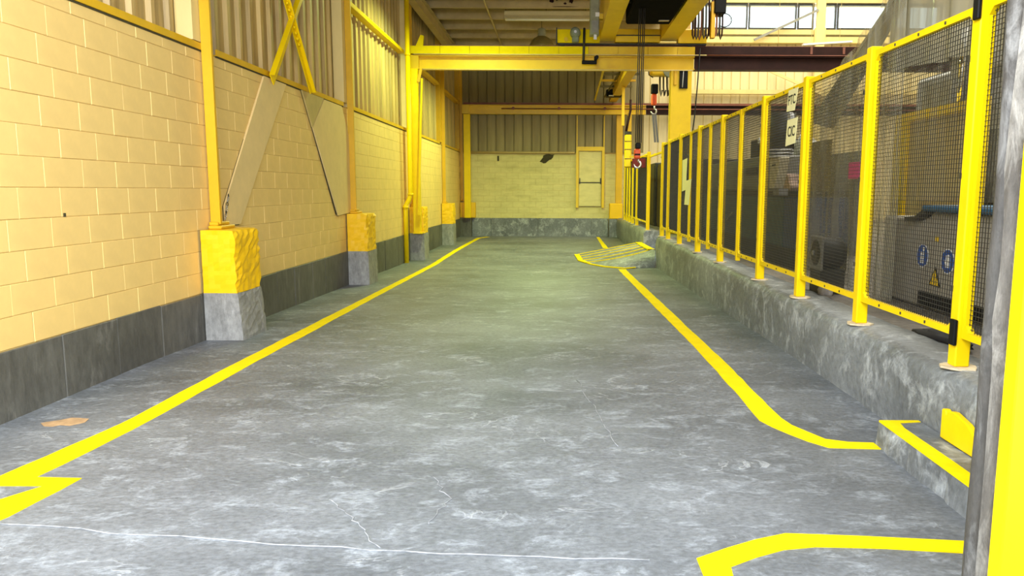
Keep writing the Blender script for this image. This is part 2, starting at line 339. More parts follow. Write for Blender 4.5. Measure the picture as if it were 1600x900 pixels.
strip([(0.55, 2.75), (0.74, 2.87), (0.94, 2.97), (1.25, 2.95), (1.75, 2.90)], [(0.672, 2.69), (0.85, 2.80), (0.99, 2.855), (1.3, 2.845), (1.75, 2.79)], 'threshold_line')
strip([(0.55, 2.75), (0.552, 2.6), (0.56, 2.3)], [(0.672, 2.69), (0.662, 2.6), (0.66, 2.3)], 'threshold_line')
strip([(1.37, 25.9), (1.30, 20.9)], [(1.47, 25.9), (1.44, 20.9)])
# worn tan patch and a pair of hairline cracks
b = MB(); pts = jag([(-3.10, 4.35), (-2.95, 4.36), (-2.90, 4.43), (-2.92, 4.50), (-3.04, 4.52), (-3.16, 4.41)], 0.02, 0.05)
b.prism([(x, y, 0.001) for x, y in pts], (0, 0, 0.002)); b.build('worn_patch', 'stain_tan', floor)
def crack(p, w=0.004):
    bb = MB(); q = []
    for (x0, y0), (x1, y1) in zip(p, p[1:]):
        for t in range(8): q.append((x0+(x1-x0)*t/8+random.uniform(-.014, .014), y0+(y1-y0)*t/8+random.uniform(-.012, .012), zf(y0+(y1-y0)*t/8)+.0015))
    bb.tube(q, w, 4); bb.build('floor_crack', 'ridge', floor)
crack([(0.16, 5.5), (0.28, 4.6), (0.36, 3.95)], 0.003)
crack([(-3.0, 3.13), (-1.7, 2.93), (-.6, 2.80), (.5, 2.72)], 0.0035)
crack([(-1.05, 3.3), (-.85, 3.05), (-.7, 2.8)], 0.0028)
crack([(-.62, 3.6), (-.5, 3.3), (-.55, 3.0)], 0.003)
# raised floor of the machine hall
struct(MB().box(2.45, 13.2, 2.6, 26.4, -0.3, 0.45).build('floor_raised', 'hall_floor'))

# ------------------------------------------------------------------ left wall: backing, blocks, grey base, siding
wl = struct(MB().box(-3.75, -3.4045, 2.3, 26.4, -0.35, 2.73).build('wall_left', 'mortar', org=(-3.6, 14, 0)))
def block_mb(x, y0, y1, z0, z1, d=0.0045, c=0.003):
    """one block face with chamfered edges, proud of the joints; front looks to +x"""
    bb = MB(); g = 0.0016
    o = [(x-d, y0+g, z0+g), (x-d, y1-g, z0+g), (x-d, y1-g, z1-g), (x-d, y0+g, z1-g)]
    i = [(x, y0+g+c, z0+g+c), (x, y1-g-c, z0+g+c), (x, y1-g-c, z1-g-c), (x, y0+g+c, z1-g-c)]
    return bb.add(o+i, [(4, 5, 6, 7)] + [(k, (k+1) % 4, (k+1) % 4+4, k+4) for k in range(4)])
BL, BH, Z0 = 0.4066, 0.2, 0.434
full = block_mb(XW, 0, BL, 0, BH).mesh('block_full', 'block', (0, 0, 0))
capm = block_mb(XW, 0, BL, 0, 0.094).mesh('block_cap', 'block', (0, 0, 0))
rest = MB(); count = 0
for r in range(12):
    y = 4.758 - 5*BL + (0 if r % 2 == 0 else BL/2) + (0.0, .03, -.02, .05, -.04, .02)[r % 6]
    while y < YB - 0.3:
        z = Z0 + r*BH
        if 4.05 < y < 13.9 and count < 296:
            place(full if r < 11 else capm, 'block', wl, (random.uniform(-.0012, .0012), y, z)); count += 1
        elif y > 2.5:
            b = block_mb(XW, y, min(y+BL, YB), z, z+(BH if r < 11 else 0.094)); rest.add(b.v, b.f)
        y += BL
stuff(rest.build('block_field', 'block', wl))
MB().box(-3.404, -3.397, 5.14, 5.165, 1.235, 1.26).build('bolt_hole', 'soot_shade', wl)
# painted grey concrete base, slightly proud, uneven top edge and form joints
b = MB(); y = 2.4; seg = []
while y < YB: seg.append(y); y += random.uniform(0.5, 0.75)
seg.append(YB)
bl = struct(MB().box(-3.5, -3.394, 2.3, YB, -0.35, 0.40).build('baseboard_left', 'grey', org=(-3.4, 14, 0)))
for y0, y1 in zip(seg, seg[1:]):
    x = -3.382 + random.uniform(-.004, .004)
    MB().box(-3.398, x, y0+.003, y1-.003, zf(y1)-.02, 0.436+random.uniform(-.006, .006)).build('base_slab', 'grey', bl, bevel=0.006)
# upper siding sheets
def sheet(w, h, ribs, depth=0.04):
    """ribbed sheet in local coords: width along y, front to +x"""
    bb = MB(); p = w/ribs; prof = []
    for k in range(ribs):
        y = k*p; prof += [(0, y), (0, y+p*.30), (depth, y+p*.38), (depth, y+p*.56), (0, y+p*.64), (0.006, y+p*.80), (0.006, y+p*.84)]
    prof.append((0, w)); n_ = len(prof)
    v = [(x, y, z) for z in (0, h) for x, y in prof] + [(x-.004, y, z) for z in (0, h) for x, y in prof]
    f = [(i, i+1, n_+i+1, n_+i) for i in range(n_-1)] + [(2*n_+i+1, 2*n_+i, 3*n_+i, 3*n_+i+1) for i in range(n_-1)]
    return bb.add(v, f)
sm = sheet(0.915, 3.32, 3).mesh('siding_sheet', 'siding')
y = 2.6
while y < YB - .1:
    place(sm, 'siding_sheet', wl, (-3.56, y, 2.75)); y += 0.918
MB().box(-3.75, -3.6, 2.3, 26.4, 2.73, 6.1).build('wall_backing', 'siding', wl)
# yellow sill channel above the blocks
tl = thing('trim_1', 'yellow steel sill angle running along the top of the cream block wall', 'trim', (-3.4, 14, 2.73)); struct(tl); del tl['category']
for y0, y1 in ((2.5, 7.38), (7.62, 12.05), (12.3, 17.0), (17.3, 21.8), (22.1, 26.3)):
    b = MB(); b.box(-3.56, -3.385, y0, y1, 2.738, 2.748); b.box(-3.40, -3.385, y0, y1, 2.748, 2.80); b.build('sill_angle', 'ochre', tl); MB().box(-3.42, -3.393, y0, y1, 2.722, 2.738).build('sill_shade', 'soot_shade', tl)  # dark strip below each angle is painted shade of the gap
# girts on the siding
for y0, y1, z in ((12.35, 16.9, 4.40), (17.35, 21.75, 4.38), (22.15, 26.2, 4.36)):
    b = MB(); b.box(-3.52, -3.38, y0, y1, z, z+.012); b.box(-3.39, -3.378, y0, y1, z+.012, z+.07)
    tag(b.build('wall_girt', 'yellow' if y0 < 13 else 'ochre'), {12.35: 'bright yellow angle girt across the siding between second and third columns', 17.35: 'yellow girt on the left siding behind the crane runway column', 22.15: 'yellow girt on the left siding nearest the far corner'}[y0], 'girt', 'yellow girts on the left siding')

# ------------------------------------------------------------------ columns of the left wall and their concrete pedestals
names = ['nearest', 'second', 'third', 'fourth', 'corner']
cy = [7.05, 12.0, 17.1, 21.9, 26.0]
for i, y in enumerate(cy):
    lab = ['yellow flanged steel column on the nearest yellow and grey pedestal', 'yellow flanged steel column on the second pedestal, right of the cross brace',
           'cream steel column beside the yellow downpipe and crane runway', 'yellow steel column on the fourth pedestal, behind the runway beam', 'steel column in the far left corner of the aisle'][i]
    c = thing('steel_column', lab, 'column', (-3.4, y+.3, 1.03), 'steel columns of the left wall')
    MB().box(-3.55, -3.40, y+.33, y+.36, 1.2, 6.0).build('web', 'cream_steel', c)
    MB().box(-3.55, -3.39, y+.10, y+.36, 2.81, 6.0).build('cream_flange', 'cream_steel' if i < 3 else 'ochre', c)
    MB().box(-3.385, -3.29, y+.24, y+.275, 1.09, 6.0).build('front_flange', 'ochre', c)
    b = MB().box(-3.388, -3.26, y+.18, y+.50, 1.042, 1.075); b.box(-3.388, -3.30, y+.2, y+.47, 1.075, 1.11); b.build('base_plate', 'ochre', c, bevel=.008)
    lab = ['yellow topped concrete pedestal nearest the camera at the left wall', 'second yellow topped concrete pedestal along the left wall', 'narrow yellow topped pedestal beside the yellow downpipe',
           'fourth yellow topped pedestal, small, before the far corner', 'low grey pedestal in the far left corner under a yellow post'][i]
    p = thing('concrete_pedestal', lab, 'pedestal', (-3.2, y+.3, zf(y)), 'pedestals along the left wall')
    # uneven concrete: gridded box with battered side and chipped edges
    def rough_block(x0, x1, y0, y1, z0, z1, amp, flare=0.0):
        bb = MB(); nx, ny, nz = 6, 10, 14
        def pt(a, c, d):
            X = x0+(x1-x0)*a; Y = y0+(y1-y0)*c; Z = z0+(z1-z0)*d
            if a == 1: X += flare*(1-d) + random.uniform(-amp, amp)
            if c in (0, 1): Y += random.uniform(-amp, amp)*.5
            if a == 1 and (c in (0, 1)): X -= random.uniform(0, amp*2.2)
            if a == 1 and d == 1: X -= random.uniform(0, amp*2.5); Z -= random.uniform(0, amp*1.5)
            return (X, Y, Z)
        grid = {}
        def g(i_, j, k_):
            if (i_, j, k_) not in grid:
                grid[(i_, j, k_)] = len(bb.v); bb.v.append(pt(i_/nx, j/ny, k_/nz))
            return grid[(i_, j, k_)]
        def face(*q): bb.f.append(tuple(q)); bb.sm.append(False)
        for j in range(ny):
            for k_ in range(nz): face(g(nx, j, k_), g(nx, j+1, k_), g(nx, j+1, k_+1), g(nx, j, k_+1))
        for i_ in range(nx):
            for k_ in range(nz):
                face(g(i_, 0, k_), g(i_+1, 0, k_), g(i_+1, 0, k_+1), g(i_, 0, k_+1)); face(g(i_+1, ny, k_), g(i_, ny, k_), g(i_, ny, k_+1), g(i_+1, ny, k_+1))
            for j in range(ny):
                face(g(i_, j, nz), g(i_+1, j, nz), g(i_+1, j+1, nz), g(i_, j+1, nz)); face(g(i_, j+1, 0), g(i_+1, j+1, 0), g(i_+1, j, 0), g(i_, j, 0))
        return bb
    w = [0.36, 0.36, 0.36, 0.36, 0.40][i]; d = 0.58 if i < 4 else 0.36
    if i < 4:
        rough_block(-3.38, -3.4+w-.01, y, y+d, zf(y)-.01, 0.44, 0.004, 0.035 if i == 0 else .01).build('grey_base', 'grey_pedestal', p)
        rough_block(-3.38, -3.4+w-.015, y+.002, y+d, 0.44, 1.04, 0.009).build('yellow_cap', 'cap', p)
    else:
        rough_block(-3.38, -3.4+w, y, y+d, zf(y)-.01, 0.47, 0.006).build('grey_base', 'grey', p)
        MB().box(-3.38, -2.86, y+.1, y+.36, 0.472, 1.0).build('yellow_cap', 'cap', p, bevel=.01)

# cross brace above the sill
xb = thing('cross_brace', 'yellow bolted X brace of angle steel above the sill, between the first two columns', 'brace', (-3.36, 9.65, 2.75))
def brace(pts, mat, name, par, bolts=False):
    (y0, z0), (y1, z1) = pts
    bb = MB().bar((-3.365, y0, z0), (-3.365, y1, z1), 0.012, 0.13, (0, 1, 0)); o = bb.build(name, mat, par)
    return o
dA = Vector((0, 1.0, 1.28)).normalized()
MB().bar((-3.32, 8.90, 2.75), (-3.32, 11.95, 6.05), 0.012, 0.06, (1, 0, 0)).build('brace_arm', 'yellow', xb)
b = MB(); b.bar((-3.35, 8.95, 2.70), (-3.35, 12.0, 6.0), 0.15, 0.012, (1, 0, 0)); b.build('brace_arm', 'yellow', xb)
MB().bar((-3.34, 10.34, 2.74), (-3.34, 7.5, 6.0), 0.10, 0.012, (1, 0, 0)).build('brace_arm', 'yellow', xb)
MB().bar((-3.32, 10.39, 2.74), (-3.32, 7.55, 6.0), 0.012, 0.06, (1, 0, 0)).build('brace_arm', 'yellow', xb)
for t in (-.30, -.22, -.14, -.06, .08, .17, .26, .35):
    MB().lathe((-3.335, 9.68-.656*t, 3.50+.755*t), [(.022, 0), (.022, .02), (.014, .028)], 'x', 8).build('bolt', 'yellow', xb)
# flat cover plates over the lower ends of the brace
def flat(name, pts, mat, label, x=-3.398, th=0.022):
    o = tag(MB().prism([(x, y, z) for y, z in pts], (th, 0, 0)).build(name, mat), label, 'cover plate', 'cover plates over the wall brace')
    cy_ = sum(p[0] for p in pts)/len(pts); cz_ = sum(p[1] for p in pts)/len(pts); g = []
    for y, z in pts:
        d = math.hypot(y-cy_, z-cz_); g.append((y+(y-cy_)/d*.016, min(2.72, z+(z-cz_)/d*.012)))
    MB().prism([(x, y, z) for y, z in g], (.005, 0, 0)).build('plate_edge_shade', 'olive', o); return o  # dark rim painted as the shade in the gap round the plate
flat('cover_plate', [(8.80, 2.72), (9.50, 2.72), (7.96, 1.06), (7.60, 1.06), (7.60, 1.26)], 'plate', 'long cream cover plate slanting down to the nearest pedestal')
flat('cover_plate', [(11.02, 2.72), (11.90, 2.72), (12.24, 2.30), (12.24, 1.06), (11.53, 1.03), (10.47, 2.28)], 'plate', 'broad cream cover plate beside the second column')
flat('cover_plate', [(10.08, 2.73), (11.00, 2.73), (10.45, 2.28)], 'tan_plate', 'small tan triangular plate below the foot of the X brace')
b = MB().prism([(-3.399, y, z) for y, z in [(10.44, 2.30), (10.50, 2.26), (11.56, 1.03), (11.45, 1.05)]], (.006, 0, 0)); b.build('gap_shade', 'soot_shade', wl)  # dark strip painted as shade along the broad plate's slanting edge
# short length of chain hanging beside the nearest column
ch = thing('hanging_chain', 'short dark chain hanging beside the nearest column flange', 'chain', (-3.36, 7.62, 1.12))
for k in range(9):
    z = 1.36 - k*.028; y = 7.66 - k*.012; c = []
    for t in range(9):
        a = 2*math.pi*t/8; u, w_ = .010*math.cos(a), .020*math.sin(a)
        c.append((-3.362+(u if k % 2 else 0), y+(0 if k % 2 else u), z+w_))
    MB().tube(c, .0035, 5).build('chain_link', 'steel' if k % 3 else 'dark', ch)

# yellow downpipe by the third column
b = MB(); b.tube([(-3.24, 16.55, 5.49), (-3.24, 16.55, 1.32), (-3.27, 16.5, 1.2), (-3.335, 16.45, 1.08), (-3.335, 16.45, -.185)], .052, 12)
dp = tag(b.build('downpipe', 'yellow'), 'bright yellow downpipe with a kink, from roof to floor at the runway column', 'pipe')
for z in (1.02, 1.30, 4.3): MB().lathe((-3.335 if z < 1.2 else -3.24, 16.45 if z < 1.2 else 16.55, z), [(.064, 0), (.064, .05)], 'z', 12).build('pipe_collar', 'yellow', dp)

# ------------------------------------------------------------------ back wall
b = MB(); b.box(-3.75, 13.2, YB+.0045, 26.75, -0.3, 6.86); b.box(-3.75, 4.55, YB+.0045, 26.75, 6.86, 10); b.box(4.55, 13.2, YB+.0045, 26.75, 7.74, 10)
wb = struct(b.build('wall_back', 'mortar', org=(0, 26.6, 0)))
rest = MB()
for r in range(12):
    x = -3.4 + (0 if r % 2 else -.2); z = Z0+r*BH
    while x < 2.9:
        x0, x1 = max(x, -3.4), min(x+BL, 2.9)
        if x1-x0 > .05:
            bb = block_mb(0, 0, x1-x0, z, z+(BH if r < 11 else .06)); rest.add([(x0+p[1], YB-p[0], p[2]) for p in bb.v], bb.f)
        x += BL
stuff(rest.build('block_field', 'back_block', wb))
bb_ = struct(MB().box(-3.39, 1.8, 26.33, 26.399, -0.3, 0.42).build('baseboard_back', 'kerb', org=(0, 26.36, 0)))
x = -3.0
while x < 1.78:
    w = min(random.uniform(.62, .95), 1.79-x); MB().box(x+.004, x+w-.004, 26.31, 26.332, -.19, .458).build('base_slab', 'kerb', bb_, bevel=.006); x += w
def back_sheets(x0, x1, z0, z1, mat, par):
    # flat pans divided by narrow recessed grooves
    w = 0.93; bb = MB(); p = w/3; prof = []
    for k in range(3): prof += [(k*p, 0), (k*p+.014, .045), (k*p+.034, .045), (k*p+.048, 0), (k*p+p*.55, -.004)]
    prof.append((w, 0)); n_ = len(prof)
    bb.add([(x, y-.05, z) for z in (0, z1-z0) for x, y in prof] + [(x, y-.046, z) for z in (0, z1-z0) for x, y in prof],
           [(i, i+1, n_+i+1, n_+i) for i in range(n_-1)] + [(2*n_+i+1, 2*n_+i, 3*n_+i, 3*n_+i+1) for i in range(n_-1)])
    me = bb.mesh('siding_sheet', mat)
    x = x0
    while x < x1-.3:
        place(me, 'siding_sheet', par, (x, 26.395, z0)); x += w
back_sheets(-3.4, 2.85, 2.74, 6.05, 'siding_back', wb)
back_sheets(2.85, 13.1, 0.45, 6.55, 'siding_hall', wb)
t = MB().tube([(-3.1, 26.3, 2.735), (0.6, 26.3, 2.735)], .035, 8); tag(t.build('sill_pipe', 'tan_plate'), 'thin pale pipe along the top of the far block wall', 'pipe')
# soot patches on the far wall
b = MB(); b.prism([(x, 26.384, z) for x, z in jag([(-.62, 2.42), (-.40, 2.38), (-.22, 2.50), (-.10, 2.68), (-.30, 2.69), (-.44, 2.66)], .03, .06)], (0, .008, 0)); b.build('soot_and_gap_shade', 'soot_shade', wb)
b = MB().box(-2.10, -2.04, 26.384, 26.392, 2.44, 2.62); b.build('wall_hole', 'soot_shade', wb)
# raised door in the far wall
dr = thing('door_1', 'pale yellow two-panel loading door set high in the far wall', 'door', (1.15, 26.3, 0.87)); struct(dr); del dr['category']
b = MB(); b.box(.655, .745, 26.26, 26.39, .83, 2.94); b.box(1.555, 1.645, 26.26, 26.39, .83, 2.94); b.box(.745, 1.555, 26.26, 26.39, 2.80, 2.94); b.build('door_frame', 'crane', dr)
MB().box(.755, 1.545, 26.33, 26.385, 1.72, 2.79).build('door_panel', 'back_block', dr, bevel=.01)
MB().box(.755, 1.545, 26.33, 26.385, .88, 1.68).build('door_panel', 'back_block', dr, bevel=.01)
for x in (.77, 1.50): MB().box(x, x+.035, 26.30, 26.33, 1.66, 1.86).build('hinge', 'dark', dr)
MB().box(.755, 1.545, 26.34, 26.385, 1.682, 1.712).build('panel_gap', 'dark', dr)
for x in (.66, 1.60): MB().box(x, x+.04, 26.27, 26.335, 2.95, 4.0).build('door_track', 'crane', dr)
# ------------------------------------------------------------------ high windows of the hall in the back wall
for k, (x0, x1) in enumerate(((4.6, 6.42), (6.46, 8.08), (8.12, 8.66), (9.02, 9.42), (9.46, 11.4), (11.44, 13.0))):
    w_ = thing('window_%d' % (k+1), 'bright clerestory window pane high in the far hall wall', 'window', ((x0+x1)/2, 26.2, 6.9)); struct(w_); del w_['category']; del w_['label']
    f = MB(); t_ = .045
    f.box(x0, x1, 26.14, 26.24, 6.87, 6.93); f.box(x0, x1, 26.14, 26.24, 7.66, 7.72); f.box(x0, x0+t_, 26.14, 26.24, 6.93, 7.66); f.box(x1-t_, x1, 26.14, 26.24, 6.93, 7.66)
    f.build('window_frame', 'dark', w_)
    n_ = max(1, round((x1-x0)/.62)); pw = (x1-x0-2*t_)/n_
    for q in range(n_): MB().box(x0+t_+q*pw+.004, x0+t_+(q+1)*pw-.004, 26.18, 26.19, 6.93, 7.66).build('pane', 'glass', w_)
hd = thing('trim_2', 'cream window lintel and sill beams of the far hall wall', 'trim', (8, 26.1, 6.5)); struct(hd); del hd['category']
MB().box(2.9, 13.1, 26.08, 26.3, 7.73, 7.95).build('lintel', 'cream_steel', hd)
MB().box(2.9, 13.1, 26.10, 26.3, 6.70, 6.86).build('sill', 'cream_steel', hd)
MB().box(2.9, 13.1, 26.05, 26.3, 6.42, 6.62).build('rail_beam', 'cream_steel', hd)
MB().box(2.9, 13.1, 26.08, 26.12, 6.64, 6.69).build('sill_lip', 'olive', hd)

# ------------------------------------------------------------------ roofs and enclosing walls
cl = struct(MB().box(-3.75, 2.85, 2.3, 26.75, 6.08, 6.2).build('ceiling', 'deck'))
for k in range(9):
    y = 16.4 + k*1.2
    b = MB(); b.box(-3.3, 2.8, y, y+.012, 5.83, 6.07); b.box(-3.3, 2.8, y, y+.07, 5.82, 5.832)
    b.build('purlin', 'purlin_peel' if False else 'purlin', cl)
b = MB(); b.box(-3.28, -3.10, 8, 26.3, 5.50, 5.52); b.box(-3.20, -3.18, 8, 26.3, 5.52, 5.80); b.box(-3.28, -3.10, 8, 26.3, 5.80, 5.815); b.build('eave_beam', 'purlin', cl)
MB().tube([(-1.72, 14, 5.80), (-1.72, 26.2, 5.80)], .022, 6).build('conduit', 'purlin', cl)
# paint flaking off the nearest visible purlin
for (x0, x1, z0, z1) in ((-.23, -.08, 5.93, 6.05), (-.06, .0, 5.98, 6.05), (.12, .22, 5.90, 5.96), (.24, .40, 5.92, 6.05), (-.2, .5, 5.845, 5.86)):
    for q in range(2):
        cx, cz = random.uniform(x0, x1), random.uniform(z0, z1); w_, h_ = (x1-x0)*.5, (z1-z0)*.5
        pts = [((x0+x1)/2+w_*random.uniform(.5, 1.1)*math.cos(a), 18.797, (z0+z1)/2+h_*random.uniform(.5, 1.1)*math.sin(a)) for a in [k*math.pi/5 for k in range(10)]]
        if q == 0: MB().prism(pts, (0, -.004, 0)).build('paint_flake', 'primer', cl)
struct(MB().box(2.85, 13.2, 2.3, 26.75, 10.0, 10.15).build('ceiling_hall', 'deck'))
struct(MB().box(13.1, 13.3, 2.3, 26.75, -0.3, 10).build('wall_right', 'siding_hall'))
struct(MB().box(2.80, 2.86, 17.6, 26.4, 6.2, 10).build('wall_upper', 'siding_hall'))
wf = struct(MB().box(1.60, 13.2, 2.25, 2.55, -0.3, 10).build('wall_front', 'outer_wall'))
MB().box(-3.75, 1.60, 2.25, 2.55, 4.3, 10).build('lintel_wall', 'outer_wall', wf)

# ------------------------------------------------------------------ dock door jamb at the right edge of the opening
j = thing('trim_3', 'bright yellow steel door jamb with worn grey guide strip', 'trim', (1.45, 2.1, 0)); struct(j); del j['category']
MB().box(1.268, 1.62, 2.0, 2.06, 0, 4.3).build('jamb_plate', 'yellow', j, bevel=.004)
b = MB(); pts = []
for k in range(30): pts.append((1.318+random.uniform(-.003, .003), 2.215, k*.15))
b.tube(pts, [.026+random.uniform(-.003, .004) for _ in pts], 10); b.build('guide_tube', 'rubber', j)
b = MB(); pts = [(1.345+random.uniform(-.003, .003), 2.20, k*.15) for k in range(30)]
b.tube(pts, [.038+random.uniform(-.003, .004) for _ in pts], 10); b.build('guide_strip', 'pale_steel', j)
MB().box(1.34, 1.60, 2.225, 2.28, 0, 4.3).build('guide_plate', 'pale_steel', j)

# ------------------------------------------------------------------ kerb walls on the right
def kerb(y0, y1, label, n):
    bb = MB(); prof = [(2.09, -.3), (2.075, -.02), (2.07, .15), (2.068, .32), (2.075, .42), (2.10, .468), (2.16, .485), (2.30, .487), (2.45, .478), (2.45, -.3)]
    m_ = len(prof); rings = []
    for k in range(n+1):
        y = y0+(y1-y0)*k/n; rings.append([(x+random.uniform(-.009, .009)*(i < 7), y, z+random.uniform(-.006, .006)*(0 < i < 9)) for i, (x, z) in enumerate(prof)])
    vs = [p for r_ in rings for p in r_]
    fs = [(k*m_+i, k*m_+i+1, (k+1)*m_+i+1, (k+1)*m_+i) for k in range(n) for i in range(m_-1)]
    bb.add(vs, [tuple(reversed(f)) for f in fs], True); bb.f += [tuple(range(m_)), tuple(reversed(range(n*m_, (n+1)*m_)))]; bb.sm += [False, False]
    return tag(bb.build('concrete_kerb', 'kerb'), label, 'kerb', 'kerbs under the fence')
kerb(2.6, 15.55, 'long grey painted concrete kerb carrying the near fence', 70)
kerb(17.75, 26.3, 'far grey concrete kerb beyond the hatched ramp, in shade', 30)
# low step in front of the kerb
st = thing('concrete_step', 'low grey concrete step with yellow painted nosing beside the door jamb', 'step', (2.0, 3.3, 0))
b = MB(); n_ = 24; top = []; botm = []
for k in range(n_+1):
    y = 4.09-(4.09-2.58)*k/n_
    top.append((1.836+random.uniform(-.003, .003), y)); botm.append((1.815+random.uniform(-.012, .006), y))
v = [(x, y, .142) for x, y in top] + [(x, y, -.01) for x, y in botm] + [(2.062, y, .142) for x, y in top] + [(2.062, y, -.01) for x, y in top]; m_ = n_+1
b.add(v, [(i, i+1, m_+i+1, m_+i) for i in range(n_)] + [(i+1, i, 2*m_+i, 2*m_+i+1) for i in range(n_)] + [(0, m_, 3*m_, 2*m_), (n_, 2*m_+n_, 3*m_+n_, m_+n_)])
b.build('step_body', 'kerb', st)
def flatpoly(name, pts, z, th, mat, par):
    return MB().prism([(x, y, z) for x, y in pts], (0, 0, th)).build(name, mat, par)
flatpoly('yellow_nosing', jag([(1.833, 4.088), (1.833, 2.6), (1.915, 2.6), (1.912, 3.95), (1.93, 4.04), (2.055, 4.06), (2.055, 4.088)], .003), .1425, .003, 'line', st)
b = MB(); b.prism([(1.838, y, z) for y, z in [(4.088, .143), (4.088, .135), (2.6, .128), (2.6, .143)]], (-.006, 0, 0)); b.build('yellow_nosing', 'line', st)
b = MB(); b.prism([(2.058, y, z) for y, z in [(3.79, .148), (3.79, .305), (3.755, .31), (3.74, .29), (3.715, .312), (3.67, .318), (3.55, .295), (3.46, .25), (3.36, .262), (3.2, .24), (2.62, .26), (2.62, .148)]], (-.035, 0, 0))
b.build('yellow_riser', 'yellow', st, bevel=.006)
# ramp with hatched lines into the hall
rp_ = thing('floor_ramp', 'grey concrete ramp with yellow hatching rising to the gap in the fence', 'ramp', (1.3, 16.5, -.17))
def rz(x, y):   # ramp surface, rising towards the fence
    return zf(y) + .004 + max(0, min(1, (x-.46)/(2.05-.46)))*.36
b = MB(); A = [(.46, 18.6), (.50, 17.05), (.94, 15.62), (1.4, 15.20), (2.06, 15.58)]
top = [(2.06, 15.58), (2.06, 18.2)]
toe = [(.45, 18.7), (.48, 17.9), (.50, 17.05), (.72, 16.2), (.98, 15.62), (1.4, 15.22), (2.06, 15.57)]
crest = [(2.06, 18.3), (2.06, 17.8), (2.06, 17.3), (2.06, 16.9), (2.06, 16.5), (2.06, 16.1), (2.06, 15.58)]
def rpt(a, c, t): return (a[0]+(c[0]-a[0])*t, a[1]+(c[1]-a[1])*t)
ZTOP = .19
nt_ = 6; v = []
for a, c in zip(toe, crest):
    for t in range(nt_+1):
        x, y = rpt(a, c, t/nt_); v.append((x, y, zf(y)+.004+(ZTOP+.17)*(t/nt_) if a is not toe[-1] else zf(y)+.004+(ZTOP+.17)*0.98*(t/nt_)))
m_ = nt_+1
b.add(v, [(i*m_+t, (i+1)*m_+t, (i+1)*m_+t+1, i*m_+t+1) for i in range(len(toe)-1) for t in range(nt_)], True)
# side skirts down to the floor
q = len(b.v); b.add([v[t] for t in range(m_)] + [(v[t][0], v[t][1], -.2) for t in range(m_)], [(t, t+1, m_+t+1, m_+t) for t in range(nt_)])
b.build('ramp_body', 'kerb', rp_)
def on_ramp(u, t):      # u along toe list 0..6, t 0 toe ..1 crest
    i = min(int(u), 5); w_ = u-i
    p0 = Vector(v[i*m_+0]).lerp(Vector(v[(i+1)*m_+0]), w_); p1 = Vector(v[i*m_+nt_]).lerp(Vector(v[(i+1)*m_+nt_]), w_)
    return p0.lerp(p1, t) + Vector((0, 0, .012))
def ramp_line(uts, w):
    bb = MB(); P_ = []
    for (u0, t0), (u1, t1) in zip(uts, uts[1:]):
        for k in range(8): P_.append(on_ramp(u0+(u1-u0)*k/8, t0+(t1-t0)*k/8))
    P_.append(on_ramp(*uts[-1])); L_, R_ = [], []
    for i, p in enumerate(P_):
        d = (P_[min(i+1, len(P_)-1)]-P_[max(i-1, 0)]); d.z = 0; d.normalize(); s_ = Vector((-d.y, d.x, 0))*w/2
        L_.append(p+s_); R_.append(p-s_)
    n_ = len(P_); lo = [p-Vector((0, 0, .02)) for p in L_+R_]
    bb.add(L_+R_+lo, [(i, n_+i, n_+i+1, i+1) for i in range(n_-1)] + [(i, i+1, 2*n_+i+1, 2*n_+i) for i in range(n_-1)] + [(n_+i+1, n_+i, 3*n_+i, 3*n_+i+1) for i in range(n_-1)])
    bb.build('hatch_line', 'line', rp_)
for u0, u1 in ((.12, .12), (.8, 1.3), (1.5, 2.4), (2.05, 3.6), (2.55, 4.9)): ramp_line([(u0, .04), (u1, .97)], .07)
ramp_line([(.1, .03), (1, .03), (2, .03), (2.7, .03)], .13)
ramp_line([(2.6, .02), (3.4, .02), (4, .02), (5, .02), (5.3, .05)], .06)
ramp_line([(.1, .965), (2, .965), (5.1, .965)], .15)

